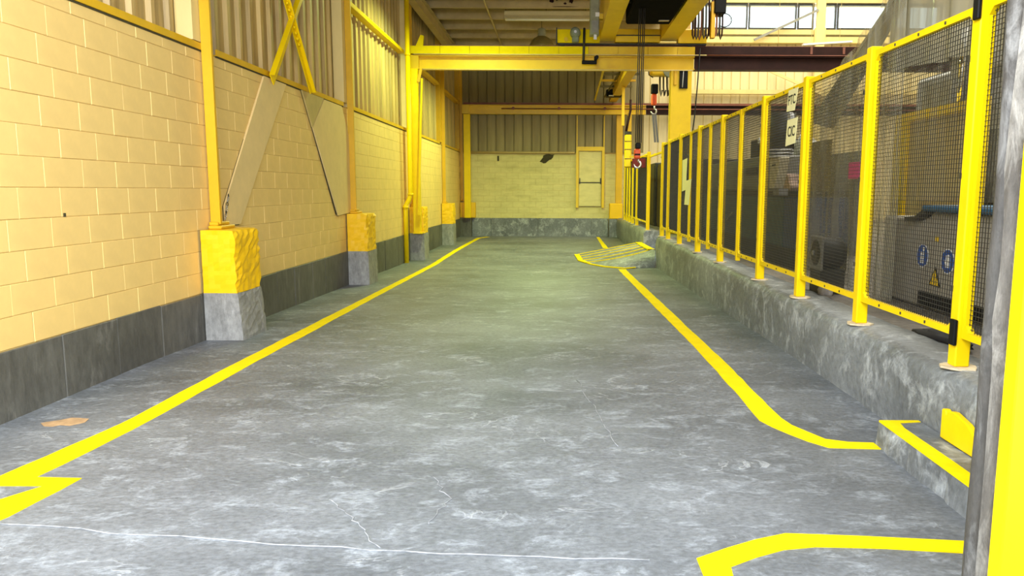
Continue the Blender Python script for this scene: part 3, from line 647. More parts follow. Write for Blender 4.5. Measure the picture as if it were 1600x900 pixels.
# ------------------------------------------------------------------ safety fence
XF = 2.18
def make_fence(label, posts, panels, z_top, loc):
    fe = thing('safety_fence', label, 'fence', loc, 'yellow safety fences on the kerb')
    for y, foot in posts:
        if foot:
            po = MB().box(XF-.04, XF+.04, y-.04, y+.04, .497, z_top+.03).build('post', 'yellow', fe, bevel=.006)
            b = MB(); pts_ = [(XF+.09*math.cos(a)*random.uniform(.8, 1.1), y+.10*math.sin(a)*random.uniform(.8, 1.1)) for a in [k*math.pi/6 for k in range(12)]]
            b.prism([(x, yy, .485) for x, yy in pts_], (0, 0, .012)); b.build('grout_pad', 'grout', po)
            for z in (.9, 1.5, 2.1): MB().box(XF-.048, XF-.04, y+.03, y+.042, z, z+.03).build('clip', 'dark', po)
        else:
            MB().box(XF-.025, XF+.025, y-.028, y+.028, .60, z_top).build('post', 'yellow', fe, bevel=.004)
    for y0, y1 in panels:
        zb, zt = .655, z_top
        b = MB(); w = .038; t_ = .018
        b.box(XF-t_, XF+t_, y0, y1, zt-w, zt); b.box(XF-t_, XF+t_, y0, y1, zb, zb+w)
        b.box(XF-t_, XF+t_, y0, y0+w*.8, zb+w, zt-w); b.box(XF-t_, XF+t_, y1-w*.8, y1, zb+w, zt-w)
        # little corner gussets
        for yy, s_ in ((y0+w*.8, 1), (y1-w*.8, -1)):
            for zz, q in ((zt-w, -1), (zb+w, 1)):
                b.prism([(XF-t_, yy, zz), (XF-t_, yy+s_*.035, zz), (XF-t_, yy, zz+q*.035)], (2*t_, 0, 0))
        fr = b.build('panel_frame', 'yellow', fe)
        b = MB(); r = .0016 if y0 < 6 else .0018; sp = .0255; ny = max(2, int((y1-y0-.06)/sp)); nz = int((zt-zb-.06)/sp)
        def wire(p, q, ax):
            if ax == 'z': vs_ = [(p[0]+dx, p[1]+dy, z) for z in (p[2], q[2]) for dx, dy in ((-r, -r), (r, -r), (r, r), (-r, r))]
            else: vs_ = [(p[0]+dx, y_, p[2]+dz) for y_ in (p[1], q[1]) for dx, dz in ((-r, -r), (-r, r), (r, r), (r, -r))]
            b.add(vs_, [(0, 1, 5, 4), (1, 2, 6, 5), (2, 3, 7, 6), (3, 0, 4, 7)])
        for k in range(ny+1):
            y = y0+.03+(y1-y0-.06)*k/ny; wire((XF+.004, y, zb+.02), (XF+.004, y, zt-.02), 'z')
        for k in range(nz+1):
            z = zb+.03+(zt-zb-.06)*k/nz; wire((XF+.004-2*r, y0+.02, z), (XF+.004-2*r, y1-.02, z), 'y')
        stuff(b.build('wire_mesh', 'wire', fr))
        for q in range(1, 4):
            yy = y0+(y1-y0)*q/4
            for zz in (zb+.02, zt-.02): MB().box(XF-t_-.006, XF-t_, yy-.005, yy+.005, zz-.008, zz+.008).build('clip', 'dark', fr)
    return fe
nearp = [(3.95, 1), (5.28, 1), (6.62, 1), (7.95, 1), (8.95, 0), (9.92, 1), (10.74, 0), (11.52, 1), (12.3, 0), (13.25, 1), (14.62, 1), (15.5, 1)]
pan = [(2.6, 3.905)]
for (a, fa), (c, fc) in zip(nearp, nearp[1:]): pan.append((a+(.042 if fa else .03), c-(.042 if fc else .03)))
fn = make_fence('tall yellow framed mesh fence on the near kerb, enclosing the machines', nearp, pan, 2.385, (XF, 9, .5))
for z in (.615, 2.30): MB().box(XF-.062, XF-.042, 3.90, 3.955, z, z+.14).build('hinge_block', 'black', fn, bevel=.005)
farp = [(17.95, 1), (20.4, 1), (21.5, 1), (22.4, 1), (23.2, 1), (24.1, 1)]
pan = [(a+.045, c-.045) for (a, _), (c, _) in zip(farp, farp[1:])]
make_fence('far stretch of thin yellow framed fence beyond the ramp', farp, pan, 2.32, (XF, 21, .5))
# gate rails at the gap, standing back in the hall
g = thing('gap_railing', 'low yellow railing behind the gap at the top of the ramp', 'railing', (2.7, 17, .45))
b = MB(); b.box(2.62, 2.67, 15.9, 18.9, .52, .56); b.build('lower_rail', 'ochre', g)
b = MB(); b.box(2.62, 2.67, 15.9, 18.9, .74, .78); b.build('upper_rail', 'ochre', g)
for y in (16.0, 17.4, 18.8): MB().box(2.62, 2.67, y-.025, y+.025, .45, .9).build('rail_post', 'ochre', g)
b = MB(); b.box(2.2, 2.24, 16.0, 18.4, 2.22, 2.26); b.box(1.75, 2.2, 18.36, 18.4, 2.24, 2.27); b.bar((2.22, 18.2, 2.24), (2.22, 17.1, 2.26), .03, .03); b.build('top_rail', 'yellow', g)
tag(MB().box(1.80, 2.12, 18.1, 18.16, 1.98, 2.2).build('red_banner', 'dark_red', bevel=.01), 'dark red sheet hanging at the fence gap beside the hook', 'banner')

# ------------------------------------------------------------------ papers and tags on the fence
def text(body, size, loc, parent, mat='ink', sx=1.0):
    c = bpy.data.curves.new('lettering', 'FONT'); c.body = body; c.size = size; c.align_x = 'CENTER'; c.align_y = 'CENTER'; c.extrude = .0006; c.offset = .002
    tmp = bpy.data.objects.new('lettering_curve', c); me = bpy.data.meshes.new_from_object(tmp); bpy.data.objects.remove(tmp)
    me.materials.clear(); me.materials.append(M[mat]); o = bpy.data.objects.new('lettering', me); COL.objects.link(o); o.parent = parent
    loc = Vector(loc)-Vector(ORG[parent.name])
    R = Matrix(((0, 0, -1), (-1, 0, 0), (0, 1, 0))).to_4x4()
    o.matrix_local = Matrix.Translation(loc) @ R @ Matrix.Diagonal((sx, 1, 1, 1)); return o
def sheet_paper(label, pts, word=None, size=.1, mat='paper', x=2.152, th=.003):
    o = MB().prism([(x, y, z) for y, z in pts], (-th, 0, 0)).build('paper_sign', mat)
    tag(o, label, 'sign', 'papers tied to the fence mesh')
    if word:
        yc = sum(p[0] for p in pts)/len(pts); zc = sum(p[1] for p in pts)/len(pts)
        text(word, size, (x-th-.001, yc, zc), o)
    return o
sheet_paper('pale paper sign with faint letters hung under the top rail beside the fourth post', [(7.10, 2.36), (6.82, 2.355), (6.90, 2.16), (7.14, 2.17)], 'PTC', .12)
sheet_paper('pale paper sign reading CIC hung lower on the same fence panel', [(7.10, 2.09), (6.80, 2.09), (6.84, 1.865), (7.13, 1.85)], 'CIC', .13)
sheet_paper('long pale card tied to the mesh by the white pendant', [(12.95, 1.95), (12.48, 1.97), (12.55, 1.45), (12.92, 1.42)])
sheet_paper('narrow pale card hanging below the long card', [(12.52, 1.60), (12.05, 1.62), (12.22, 1.20), (12.66, 1.20)])
# pendant control on its cable
pd = thing('pendant_control', 'white pendant control hanging on a black cable from the runway beam', 'pendant', (2.1, 14.0, 1.95))
MB().box(2.40, 2.50, 13.93, 14.07, 1.95, 2.10).build('handset', 'white', pd, bevel=.02)
MB().tube([(2.68, 14.5, 4.1), (2.64, 14.4, 3.5), (2.56, 14.2, 2.8), (2.46, 14.02, 2.2), (2.45, 14.0, 2.09)], .012, 6).build('cable', 'black', pd)

# ------------------------------------------------------------------ crane runway beams
def ibeam(x0, x1, y, z0, z1, fw=.26, tf=.018, tw=.012):
    bb = MB(); bb.box(x0, x1, y-fw/2, y+fw/2, z0, z0+tf); bb.box(x0, x1, y-fw/2, y+fw/2, z1-tf, z1); bb.box(x0, x1, y-tw/2, y+tw/2, z0+tf, z1-tf); return bb
rb = thing('runway_beam', 'long yellow crane runway beam crossing the aisle, dark brown at its right end', 'beam', (0, 17.2, 4.11))
ibeam(-3.28, 3.05, 17.2, 4.11, 4.395).build('beam_section', 'crane', rb)
ibeam(3.06, 13, 17.2, 4.11, 4.40).build('beam_section', 'primer', rb, label='dark brown beam section')
MB().box(-3.30, -3.10, 17.05, 17.36, 4.10, 4.40).build('end_plate', 'crane', rb)
x = -3.28
while x < 3.0:
    MB().box(x+.004, min(x+.66, 3.05)-.004, 17.06, 17.10, 4.435, 4.60).build('cap_plate', 'line' if x < .3 else 'crane', rb); x += .66
MB().box(3.06, 13, 17.06, 17.10, 4.44, 4.61).build('cap_plate', 'primer', rb)
x = 5.6
while x < 12.5: MB().box(x, x+.05, 17.03, 17.06, 4.45, 4.6).build('stiffener', 'rust', rb); x += .72
MB().box(-3.2, 3.05, 17.12, 17.3, 4.40, 4.60).build('rail_pack', 'crane', rb)
MB().box(3.06, 13, 17.12, 17.3, 4.40, 4.61).build('rail_pack', 'primer', rb)
MB().box(-3.1, 13, 17.17, 17.23, 4.605, 4.64).build('crane_rail', 'rust', rb)
MB().tube([(-3.2, 17.02, 4.415), (3.3, 17.02, 4.415)], .012, 6).build('conductor_bar', 'cream_steel', rb)
MB().tube([(3.3, 17.02, 4.415), (13, 17.02, 4.415)], .012, 6).build('conductor_bar', 'rust', rb)
MB().tube([(-3.0, 17.0, 4.085), (3.0, 17.0, 4.085)], .012, 6).build('lower_conduit', 'cream_steel', rb)
b = MB(); b.prism([(-3.16, 17.08, 4.60), (-3.0, 17.08, 4.60), (-2.98, 17.08, 4.82), (-3.05, 17.08, 4.84)], (0, .08, 0)); b.build('end_stop', 'line', rb)
rc = thing('runway_column', 'bright yellow steel post at the left end of the front runway beam', 'column', (-3.2, 17.0, .4), 'posts of the crane runways')
MB().box(-3.265, -3.10, 16.93, 17.09, .45, 4.09).build('shaft', 'yellow', rc, bevel=.01)
MB().box(-3.27, -3.06, 16.90, 17.095, .44, .47).build('base_plate', 'yellow', rc)
kb = thing('knee_brace', 'slender yellow strut leaning beside the left runway post', 'brace', (-3.1, 16.85, .9))
MB().bar((-3.12, 16.84, .92), (-2.99, 16.84, 3.86), .035, .07, (0, 1, 0)).build('strut', 'yellow', kb)
MB().bar((-3.08, 16.90, 3.80), (-3.02, 16.90, 4.08), .06, .02, (0, 1, 0)).build('gusset', 'ochre', kb)
MB().box(-3.14, -3.06, 16.80, 16.9, .86, .94).build('foot', 'yellow', kb)
b = MB().box(2.53, 3.0, 17.1, 17.35, .45, 4.10); mc = thing('runway_column', 'broad yellow column behind the fence carrying the front runway beam', 'column', (2.77, 17.2, .45), 'posts of the crane runways')
b.build('shaft', 'crane', mc, bevel=.008)
MB().box(2.72, 2.90, 17.04, 17.10, 3.70, 4.10).build('junction_box', 'black', mc); MB().box(2.60, 2.66, 17.05, 17.10, 3.78, 4.10).build('bracket', 'ochre', mc)
MB().tube([(2.80, 17.03, 4.1), (2.78, 17.02, 3.72)], .008, 6).build('cord', 'white', mc)
# rear runway
rb2 = thing('runway_beam', 'rear yellow crane runway beam along the far wall', 'beam', (0, 25.9, 4.0))
ibeam(-3.24, 3.0, 25.9, 4.0, 4.30, .22).build('beam_section', 'crane', rb2)
ibeam(3.01, 13, 25.9, 4.0, 4.30, .22).build('beam_section', 'primer', rb2, label='dark brown beam section')
MB().box(-3.24, -3.0, 25.77, 25.9, 4.0, 4.3).build('end_plate', 'crane', rb2)
MB().box(-3.2, 13, 25.86, 25.94, 4.305, 4.38).build('crane_rail', 'rust', rb2)
MB().tube([(-1.9, 25.76, 4.17), (13, 25.76, 4.17)], .02, 6).build('conductor_bar', 'rust', rb2)
for x in (-1.5, .05, 1.6): MB().lathe((x, 25.72, 4.18), [(.05, 0), (.05, .04)], 'y', 10).build('insulator', 'rust', rb2)
MB().box(4.0, 13, 26.0, 26.2, 4.72, 4.86).build('cream_rail', 'cream_steel', rb2)
rc2 = thing('runway_column', 'yellow post under the rear runway beam in the far left corner', 'column', (-3.1, 25.85, .48), 'posts of the crane runways')
MB().box(-3.20, -2.98, 25.78, 25.96, .475, 3.99).build('shaft', 'yellow', rc2, bevel=.01)
rc3 = thing('runway_column', 'dull yellow post on the right pedestal at the far wall', 'column', (2.1, 26.1, 1.0), 'posts of the crane runways')
MB().box(2.02, 2.24, 25.98, 26.16, 1.0, 3.99).build('shaft', 'ochre', rc3, bevel=.01)
p = thing('concrete_pedestal', 'yellow topped pedestal at the far wall, right of the loading door', 'pedestal', (2.05, 26.1, -.18))
MB().box(1.81, 2.27, 25.95, 26.3, -.19, .45).build('grey_base', 'kerb', p, bevel=.01); MB().box(1.82, 2.27, 25.95, 26.3, .452, .99).build('yellow_cap', 'cap', p, bevel=.02)

# ------------------------------------------------------------------ overhead crane on the front runway
cr = thing('overhead_crane', 'yellow double girder overhead crane with red hook block, above the aisle', 'crane', (1.8, 14, 4.7))
MB().box(.93, 1.26, 6.0, 17.3, 4.76, 5.5).build('girder', 'crane', cr)
MB().box(2.28, 2.66, 6.0, 17.3, 4.76, 5.5).build('girder', 'crane', cr)
et = MB().box(-.02, .93, 17.06, 17.34, 4.68, 4.97).build('end_truck', 'line', cr, bevel=.01)
MB().box(1.27, 2.27, 17.06, 17.34, 4.70, 4.98).build('end_truck', 'crane', cr, bevel=.01)
MB().box(1.27, 2.27, 17.04, 17.06, 4.83, 4.85).build('seam', 'dark', cr)
MB().box(2.67, 3.3, 17.06, 17.34, 4.68, 4.97).build('end_truck', 'crane', cr, bevel=.01)
MB().box(-.04, -.015, 17.04, 17.36, 4.66, 5.0).build('buffer_plate', 'dark', cr)
for x in (.1, 2.95): MB().lathe((x, 17.15, 4.70), [(.085, 0), (.085, .1)], 'y', 16).build('wheel', 'dark', cr)
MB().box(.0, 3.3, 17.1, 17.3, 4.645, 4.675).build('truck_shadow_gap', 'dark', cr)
mt = MB().lathe((.38, 16.80, 4.86), [(.06, -.02), (.105, 0), (.115, .06), (.115, .20), (.09, .24)], 'y', 18).build('drive_motor', 'motor_grey', cr)
MB().lathe((.38, 16.77, 4.86), [(.03, 0), (.03, .02)], 'y', 12).build('motor_hub', 'steel', mt)
MB().box(.31, .46, 16.83, 17.04, 4.66, 4.78).build('motor_foot', 'motor_grey', mt, bevel=.02)
MB().lathe((.18, 17.03, 4.75), [(.045, 0), (.045, .03)], 'y', 12).build('axle_cap', 'crane', cr)
cb = MB().box(.66, .85, 15.9, 16.15, 4.62, 5.35).build('control_box', 'panel_grey', cr, bevel=.015)
MB().box(.77, .85, 15.88, 15.9, 4.98, 5.06).build('rating_plate', 'white', cb); MB().box(.70, .83, 15.885, 15.9, 4.66, 4.90).build('box_cover', 'machine_grey', cb); MB().box(.74, .80, 15.87, 15.89, 4.52, 4.62).build('cable_gland', 'steel', cb)
MB().box(.85, .93, 15.95, 16.1, 4.95, 5.05).build('mount', 'crane', cr)
b = MB().tube([(.58, 16.94, 4.97), (.575, 16.92, 4.6), (.565, 16.9, 4.24)], .028, 8); ca = b.build('collector_arm', 'dark', cr)
b = MB(); b.box(.53, .86, 16.86, 16.94, 4.19, 4.27); b.box(.80, .87, 16.86, 16.94, 4.27, 4.36); b.build('collector_head', 'black', ca, bevel=.012)
MB().lathe((.86, 16.85, 4.34), [(.04, 0), (.04, .1)], 'y', 12).build('collector_wheel', 'black', ca)
tr = MB().box(1.34, 2.22, 11.6, 15.3, 4.70, 5.5).build('trolley', 'matte_black', cr, bevel=.03)
MB().box(1.45, 2.1, 11.5, 12.9, 4.60, 4.70).build('trolley_drum', 'matte_black', tr); MB().lathe((1.3, 14.2, 5.0), [(.16, 0), (.16, .9)], 'x', 16).build('hoist_drum', 'black', tr)
MB().box(1.95, 2.15, 14.9, 15.0, 4.69, 4.70).build('trolley_plate', 'steel', tr)
for x in (1.475, 1.505, 1.545, 1.575): MB().tube([(x, 14.0, 4.72), (x-.03, 14.0, 2.31)], .0095, 6).build('wire_rope', 'rope', cr)
hb = MB(); hb.box(1.42, 1.535, 13.95, 14.05, 2.02, 2.20); h1 = hb.build('hook_block', 'red', cr, bevel=.02)
MB().box(1.44, 1.54, 13.94, 14.06, 2.20, 2.31).build('sheave_guard', 'black', h1, bevel=.015)
MB().box(1.425, 1.53, 13.945, 13.955, 2.08, 2.11).build('stripe', 'black', h1)
c = [(1.50, 14, 2.02), (1.50, 14, 1.975)] + [(1.488+.062*math.cos(a), 14, 1.915+.062*math.sin(a)) for a in [math.pi*.42-k*math.pi*1.45/10 for k in range(11)]]
MB().tube(c, [.014, .018]+[.019, .02, .021, .022, .022, .021, .02, .018, .016, .013, .008], 8).build('hook', 'steel', h1)
# festoon cables hanging at the right of the crane
fs_ = thing('festoon_cables', 'bundle of dark brown cable loops beside the crane girder', 'cable', (3.2, 16.8, 4.6))
for k in range(9):
    x = 2.85+.075*k; y = 16.4+.05*(k % 3); dz = random.uniform(0, .1)
    pts = [(x, y, 5.5), (x+.01, y, 5.0), (x+.015, y+.02, 4.72+dz), (x+.04, y+.04, 4.64+dz), (x+.065, y+.02, 4.72+dz), (x+.07, y, 5.0), (x+.06, y, 5.5)]
    MB().tube(pts, .019, 6).build('cable_loop', ('primer', 'dark', 'rust', 'dark')[k % 4], fs_)
b = MB().box(3.3, 3.55, 16.3, 16.7, 5.15, 5.5); b.build('clamp_carrier', 'black', fs_, bevel=.02)
MB().box(3.25, 3.33, 16.35, 16.5, 4.66, 5.4).build('bar', 'ochre', fs_)
c = [(3.55+.16*math.cos(a), 16.5, 5.05+.14*math.sin(a)) for a in [math.pi*.7-k*math.pi*1.4/10 for k in range(11)]]
MB().tube(c, .012, 6).build('loop', 'black', fs_)

# ------------------------------------------------------------------ second, smaller crane between the runways
c2 = thing('overhead_crane', 'smaller yellow crane with chain hoist, seen below the front runway beam', 'crane', (2, 22, 4.4))
MB().box(1.75, 2.0, 18.2, 26.0, 4.42, 4.75).build('girder', 'ochre', c2)
b = MB(); b.box(2.36, 3.1, 19.3, 19.7, 4.33, 4.62); b.build('hoist_body', 'crane', c2, bevel=.03)
MB().lathe((2.85, 19.28, 4.47), [(.20, 0), (.21, .05), (.18, .1)], 'y', 18).build('hoist_motor', 'motor_grey', c2)
MB().lathe((2.52, 19.27, 4.48), [(.05, 0), (.05, .03)], 'y', 12).build('hoist_cap', 'dark', c2)
MB().tube([(2.30, 19.5, 4.7), (2.32, 19.45, 4.35), (2.42, 19.42, 4.28)], .015, 6).build('cable', 'black', c2)
for k in range(5): MB().tube([(2.62+.09*k, 19.6, 4.33), (2.63+.09*k, 19.62, 4.0+.05*k), (2.66+.09*k, 19.64, 3.85), (2.69+.09*k, 19.62, 4.0)], .022, 6).build('cable_loop', 'dark', c2)
hk = MB().box(2.46, 2.60, 19.95, 20.1, 3.66, 3.95).build('hook_block', 'red', c2, bevel=.03)
MB().box(2.45, 2.63, 19.93, 20.1, 3.95, 4.2).build('sheave_guard', 'black', hk, bevel=.02)
c = [(2.54, 20, 3.66), (2.55, 20, 3.58)] + [(2.53+.07*math.cos(a), 20, 3.50+.07*math.sin(a)) for a in [math.pi*.42-k*math.pi*1.4/8 for k in range(9)]]
MB().tube(c, .02, 8).build('hook', 'steel', hk)
b = MB(); 
for s_ in (-.03, .03): b.bar((2.54+s_, 20, 3.44), (2.62+s_*1.2, 20, 2.70), .012, .055)
tag(b.build('web_sling', 'sling'), 'grey web sling hanging on the hook of the smaller crane', 'sling')
# walkway lattice of the second crane
lw = thing('crane_walkway', 'lattice of yellow bars forming a walkway on the smaller crane', 'walkway', (1.6, 22, 4.3))
for k in range(4): MB().box(1.25+.02*k, 2.3, 20.3+1.1*k, 20.37+1.1*k, 4.66-.02*k, 4.72-.02*k).build('cross_bar', 'olive' if k % 2 else 'ochre', lw)
MB().bar((1.25, 20.0, 4.74), (1.25, 25.6, 4.45), .05, .05).build('side_bar', 'crane', lw); MB().bar((1.8, 20, 4.8), (1.55, 25.4, 4.5), .04, .04).build('side_bar', 'olive', lw)
MB().box(1.55, 2.05, 24.2, 24.6, 4.40, 4.62).build('motor_box', 'black', lw, bevel=.02); MB().box(1.62, 1.78, 24.15, 24.2, 4.40, 4.43).build('lamp_strip', 'white', lw)
# jib post, chain bag and ladder-like bracket before the far right pedestal
jp = thing('hoist_bracket', 'yellow hoist post with a hanging chain bag before the far right corner', 'bracket', (2.15, 22.5, 0.5))
MB().box(1.86, 1.94, 22.0, 22.1, 3.3, 4.42).build('hanger', 'ochre', jp); MB().box(2.28, 2.40, 24.6, 24.75, .5, 3.95).build('post', 'ochre', jp)
b = MB().box(1.96, 2.16, 22.0, 22.2, 2.1, 3.05); bag = b.build('chain_bag', 'crane', jp, bevel=.03)
for z in (2.35, 2.62, 2.85): MB().box(1.955, 2.165, 21.99, 22.0, z, z+.015).build('bag_strap', 'dark', bag)
MB().box(1.97, 2.15, 22.02, 22.18, 3.05, 3.14).build('bag_rim', 'dark', bag)
MB().tube([(2.0, 22.1, 3.14), (2.05, 22.1, 3.4), (2.12, 22.1, 3.75), (2.12, 22.1, 4.05)], .035, 6).build('chain_fall', 'primer', jp)

# ------------------------------------------------------------------ lamps
def bell(x, y, z, label, power):
    t_ = thing('bell_lamp', label, 'lamp', (x, y, z), 'bell shaped high bay lamps')
    bb = MB(); prof = [(.335, 0), (.32, .05), (.27, .15), (.20, .22), (.135, .26), (.12, .27)]
    bb.lathe((x, y, z), prof, 'z', 22); bb.f = bb.f[:-2]; bb.sm = bb.sm[:-2]
    o = bb.build('shade', 'bell', t_); sd = o.modifiers.new('solid', 'SOLIDIFY'); sd.thickness = .006
    bb = MB(); bb.lathe((x, y, z+.27), [(.12, 0), (.10, .03), (.125, .06), (.10, .09), (.12, .12), (.095, .15), (.11, .18), (.06, .21)], 'z', 16); bb.build('ballast', 'panel_grey', t_)
    MB().tube([(x, y, z+.47), (x, y, 5.82)], .006, 6).build('hanger', 'dark', t_)
    MB().lathe((x, y, z+.10), [(.02, .14), (.07, .08), (.085, .03), (.05, -.02), (.01, -.04)], 'z', 12).build('bulb', 'lens', t_)
    l = bpy.data.lights.new('bell_lamp_light', 'SPOT'); l.spot_size = math.radians(165); l.spot_blend = .6; l.shadow_soft_size = .12
    l.energy = power; l.color = (.80, 1.0, .38)
    lo = bpy.data.objects.new('bell_lamp_light', l); COL.objects.link(lo); lo.parent = t_; lo.location = (0, 0, .02)
bell(-.42, 20.0, 5.12, 'olive bell shaped high bay lamp peeping over the runway beam', 1050)
bell(-1.9, 14.7, 5.40, 'high bay lamp above the left side of the aisle', 620)
tl_ = thing('tube_light', 'long cream tube light hung under the roof purlins', 'lamp', (-.27, 19.5, 5.7))
b = MB(); b.box(-1.35, .81, 19.42, 19.60, 5.80, 5.90); b.prism([(-1.35, 19.40, 5.72), (-1.35, 19.62, 5.72), (-1.35, 19.58, 5.80), (-1.35, 19.44, 5.80)], (2.16, 0, 0)); b.build('housing', 'tube_housing', tl_)
MB().tube([(-1.33, 19.47, 5.70), (.79, 19.47, 5.70)], .018, 8).build('tube', 'white', tl_); MB().tube([(-1.33, 19.56, 5.70), (.79, 19.56, 5.70)], .018, 8).build('tube', 'white', tl_)
for x in (-1.32, -.3, .7): MB().tube([(x, 19.5, 5.9), (x, 19.5, 6.07)], .006, 6).build('hanger', 'dark', tl_)
tl2 = thing('tube_light', 'white tube light hanging on wires in the hall above the dark beam', 'lamp', (7.7, 22, 5.6))
MB().bar((7.0, 22, 5.59), (8.4, 22, 5.68), .14, .05).build('housing', 'white', tl2)
for x in (7.25, 8.05): MB().tube([(x, 22, 5.63), (x+.02, 22, 9.9)], .006, 5).build('hanger', 'cream_steel', tl2)
for x, y in ((6.3, 22.0),):
    MB().tube([(x, y, 5.6), (x, y, 9.9)], .006, 5).build('hanger', 'cream_steel', tl2)
# steel of the far hall wall
hc = thing('hall_column', 'cream steel column between the high windows of the hall', 'column', (8.85, 26.0, .45))
MB().box(8.70, 8.99, 25.95, 26.05, 4.9, 9.9).build('shaft', 'cream_steel', hc); MB().box(8.66, 9.03, 25.97, 26.07, 6.4, 6.9).build('gusset', 'cream_steel', hc); MB().box(8.72, 8.97, 25.96, 26.05, .45, 4.0).build('shaft', 'cream_steel', hc)
tag(MB().bar((6.6, 25.9, 6.48), (8.72, 25.9, 7.46), .05, .08).build('diagonal_brace', 'machine_grey'), 'grey diagonal brace crossing the high windows', 'brace', 'diagonal braces on the hall wall')
tag(MB().bar((7.2, 25.97, 5.48), (9.4, 25.97, 4.55), .05, .09).build('diagonal_brace', 'cream_steel'), 'cream diagonal brace below the dark beam in the hall', 'brace', 'diagonal braces on the hall wall')

# ------------------------------------------------------------------ machines behind the fence
# grey press cabinet with safety stickers
pc = thing('press_cabinet', 'grey machine cabinet with blue lid and round blue stickers behind the near fence panel', 'machine', (3.7, 5.8, .45))
b = MB(); b.prism([(3.1, y, z) for y, z in [(3.2, .46), (7.05, .46), (7.05, 1.21), (6.28, 1.21), (6.12, 1.27), (3.2, 1.27)]], (1.2, 0, 0)); b.build('body', 'mid_grey', pc, bevel=.015)
MB().box(3.0, 4.35, 3.2, 6.16, 1.275, 1.325).build('lid', 'blue', pc, bevel=.012)
b = MB(); b.prism([(3.02, 6.14, 1.27), (3.02, 6.32, 1.19), (3.02, 6.50, 1.175), (3.02, 6.50, 1.215), (3.02, 6.30, 1.23), (3.02, 6.10, 1.325)], (.10, 0, 0)); b.build('lid_edge', 'dark', pc)
MB().box(3.09, 3.11, 3.3, 6.3, .475, .60).build('kick_recess', 'black', pc)
MB().box(3.07, 3.10, 6.82, 6.98, .46, 1.20).build('side_strip', 'machine_grey', pc)
def disc(y, z, kind):
    s_ = MB().lathe((3.094, y, z), [(.100, .004), (.100, 0)], 'x', 28).build('sticker', 'white', pc, label='round blue mandatory sticker with white border')
    MB().lathe((3.092, y, z), [(.092, .003), (.092, 0)], 'x', 28).build('blue_field', 'sign_blue', s_)
    b = MB()
    if kind == 0:      # figure: head over a block of text
        b.lathe((3.0905, y-.02, z+.058), [(.018, .002), (.018, 0)], 'x', 12)
        for q in range(3): b.box(3.0895, 3.0915, y-.028, y+.022, z-.062+q*.034, z-.036+q*.034)
    else:              # glove
        b.box(3.0895, 3.0915, y-.04, y+.02, z-.05, z+.02)
        for q in range(4): b.box(3.0895, 3.0915, y-.04+q*.016, y-.028+q*.016, z+.02, z+.058-.008*abs(q-1.5))
        b.bar((3.0905, y+.02, z-.02), (3.0905, y+.045, z+.012), .002, .014, (0, 1, 0))
    b.build('pictogram', 'white', s_)
disc(6.28, .895, 0); disc(5.87, .885, 1)
wt = MB().prism([(3.094, y, z) for y, z in [(6.14, .665), (5.95, .66), (6.05, .825)]], (-.003, 0, 0)).build('warning_sticker', 'black', pc, label='yellow triangular warning sticker')
MB().prism([(3.091, y, z) for y, z in [(6.117, .676), (5.973, .673), (6.05, .80)]], (-.002, 0, 0)).build('yellow_field', 'crane', wt)
MB().box(3.087, 3.09, 6.042, 6.054, .71, .765).build('pictogram', 'black', wt); MB().box(3.087, 3.09, 6.042, 6.054, .685, .70).build('pictogram', 'black', wt)
MB().box(3.092, 3.095, 6.03, 6.08, 1.03, 1.07).build('small_sticker', 'crane', pc)
# yellow guard frame with ochre mesh panel, and hydraulic ram above it
yg = thing('machine_guard', 'yellow framed machine guard with rusty mesh behind the plastic sheeting', 'guard', (4.5, 8.0, 1.3))
b = MB(); b.box(4.40, 4.5, 7.9, 9.9, 2.30, 2.42); b.box(4.40, 4.5, 7.9, 9.9, 1.0, 1.10); b.box(4.40, 4.5, 9.55, 9.9, 1.10, 2.30); b.box(4.40, 4.5, 7.9, 8.0, 1.10, 2.30); b.build('guard_frame', 'yellow', yg)
b = MB().box(4.44, 4.46, 8.0, 9.78, 1.10, 2.30); b.build('guard_sheet', 'tan_plate', yg)
MB().box(4.35, 4.5, 7.0, 7.3, 1.35, 3.3).build('guard_post', 'crane', yg); MB().box(4.4, 5.2, 7.9, 9.9, .45, .99).build('guard_base', 'dark', yg)
hr = thing('hydraulic_ram', 'dark press ram with a bright rod above the yellow guard', 'ram', (4.7, 8.7, 2.4))
b = MB().box(4.6, 5.1, 8.1, 9.0, 2.75, 3.3); b.build('ram_head', 'machine_grey', hr, bevel=.03); MB().tube([(4.55, 8.6, 2.43), (4.55, 8.6, 3.25)], .045, 14).build('ram_rod', 'chrome', hr); MB().box(4.6, 5.2, 8.9, 9.6, 2.42, 2.75).build('ram_block', 'machine_grey', hr)
# big grey press body standing further back
pb = thing('press_machine', 'large dark press frame looming behind the plastic sheeting', 'machine', (6, 7, .45))
b = MB().box(5.4, 7.6, 3.6, 11.5, .45, 3.1); b.build('frame_body', 'machine_grey', pb, bevel=.05); MB().box(5.2, 5.4, 4.2, 6.2, .8, 2.6).build('side_door', 'mid_grey', pb, bevel=.02)
MB().box(5.35, 5.4, 6.6, 11.2, .5, 2.2).build('side_panel', 'dark', pb); MB().box(5.25, 5.4, 4.4, 5.0, 2.65, 3.0).build('terminal_box', 'white', pb, bevel=.01)
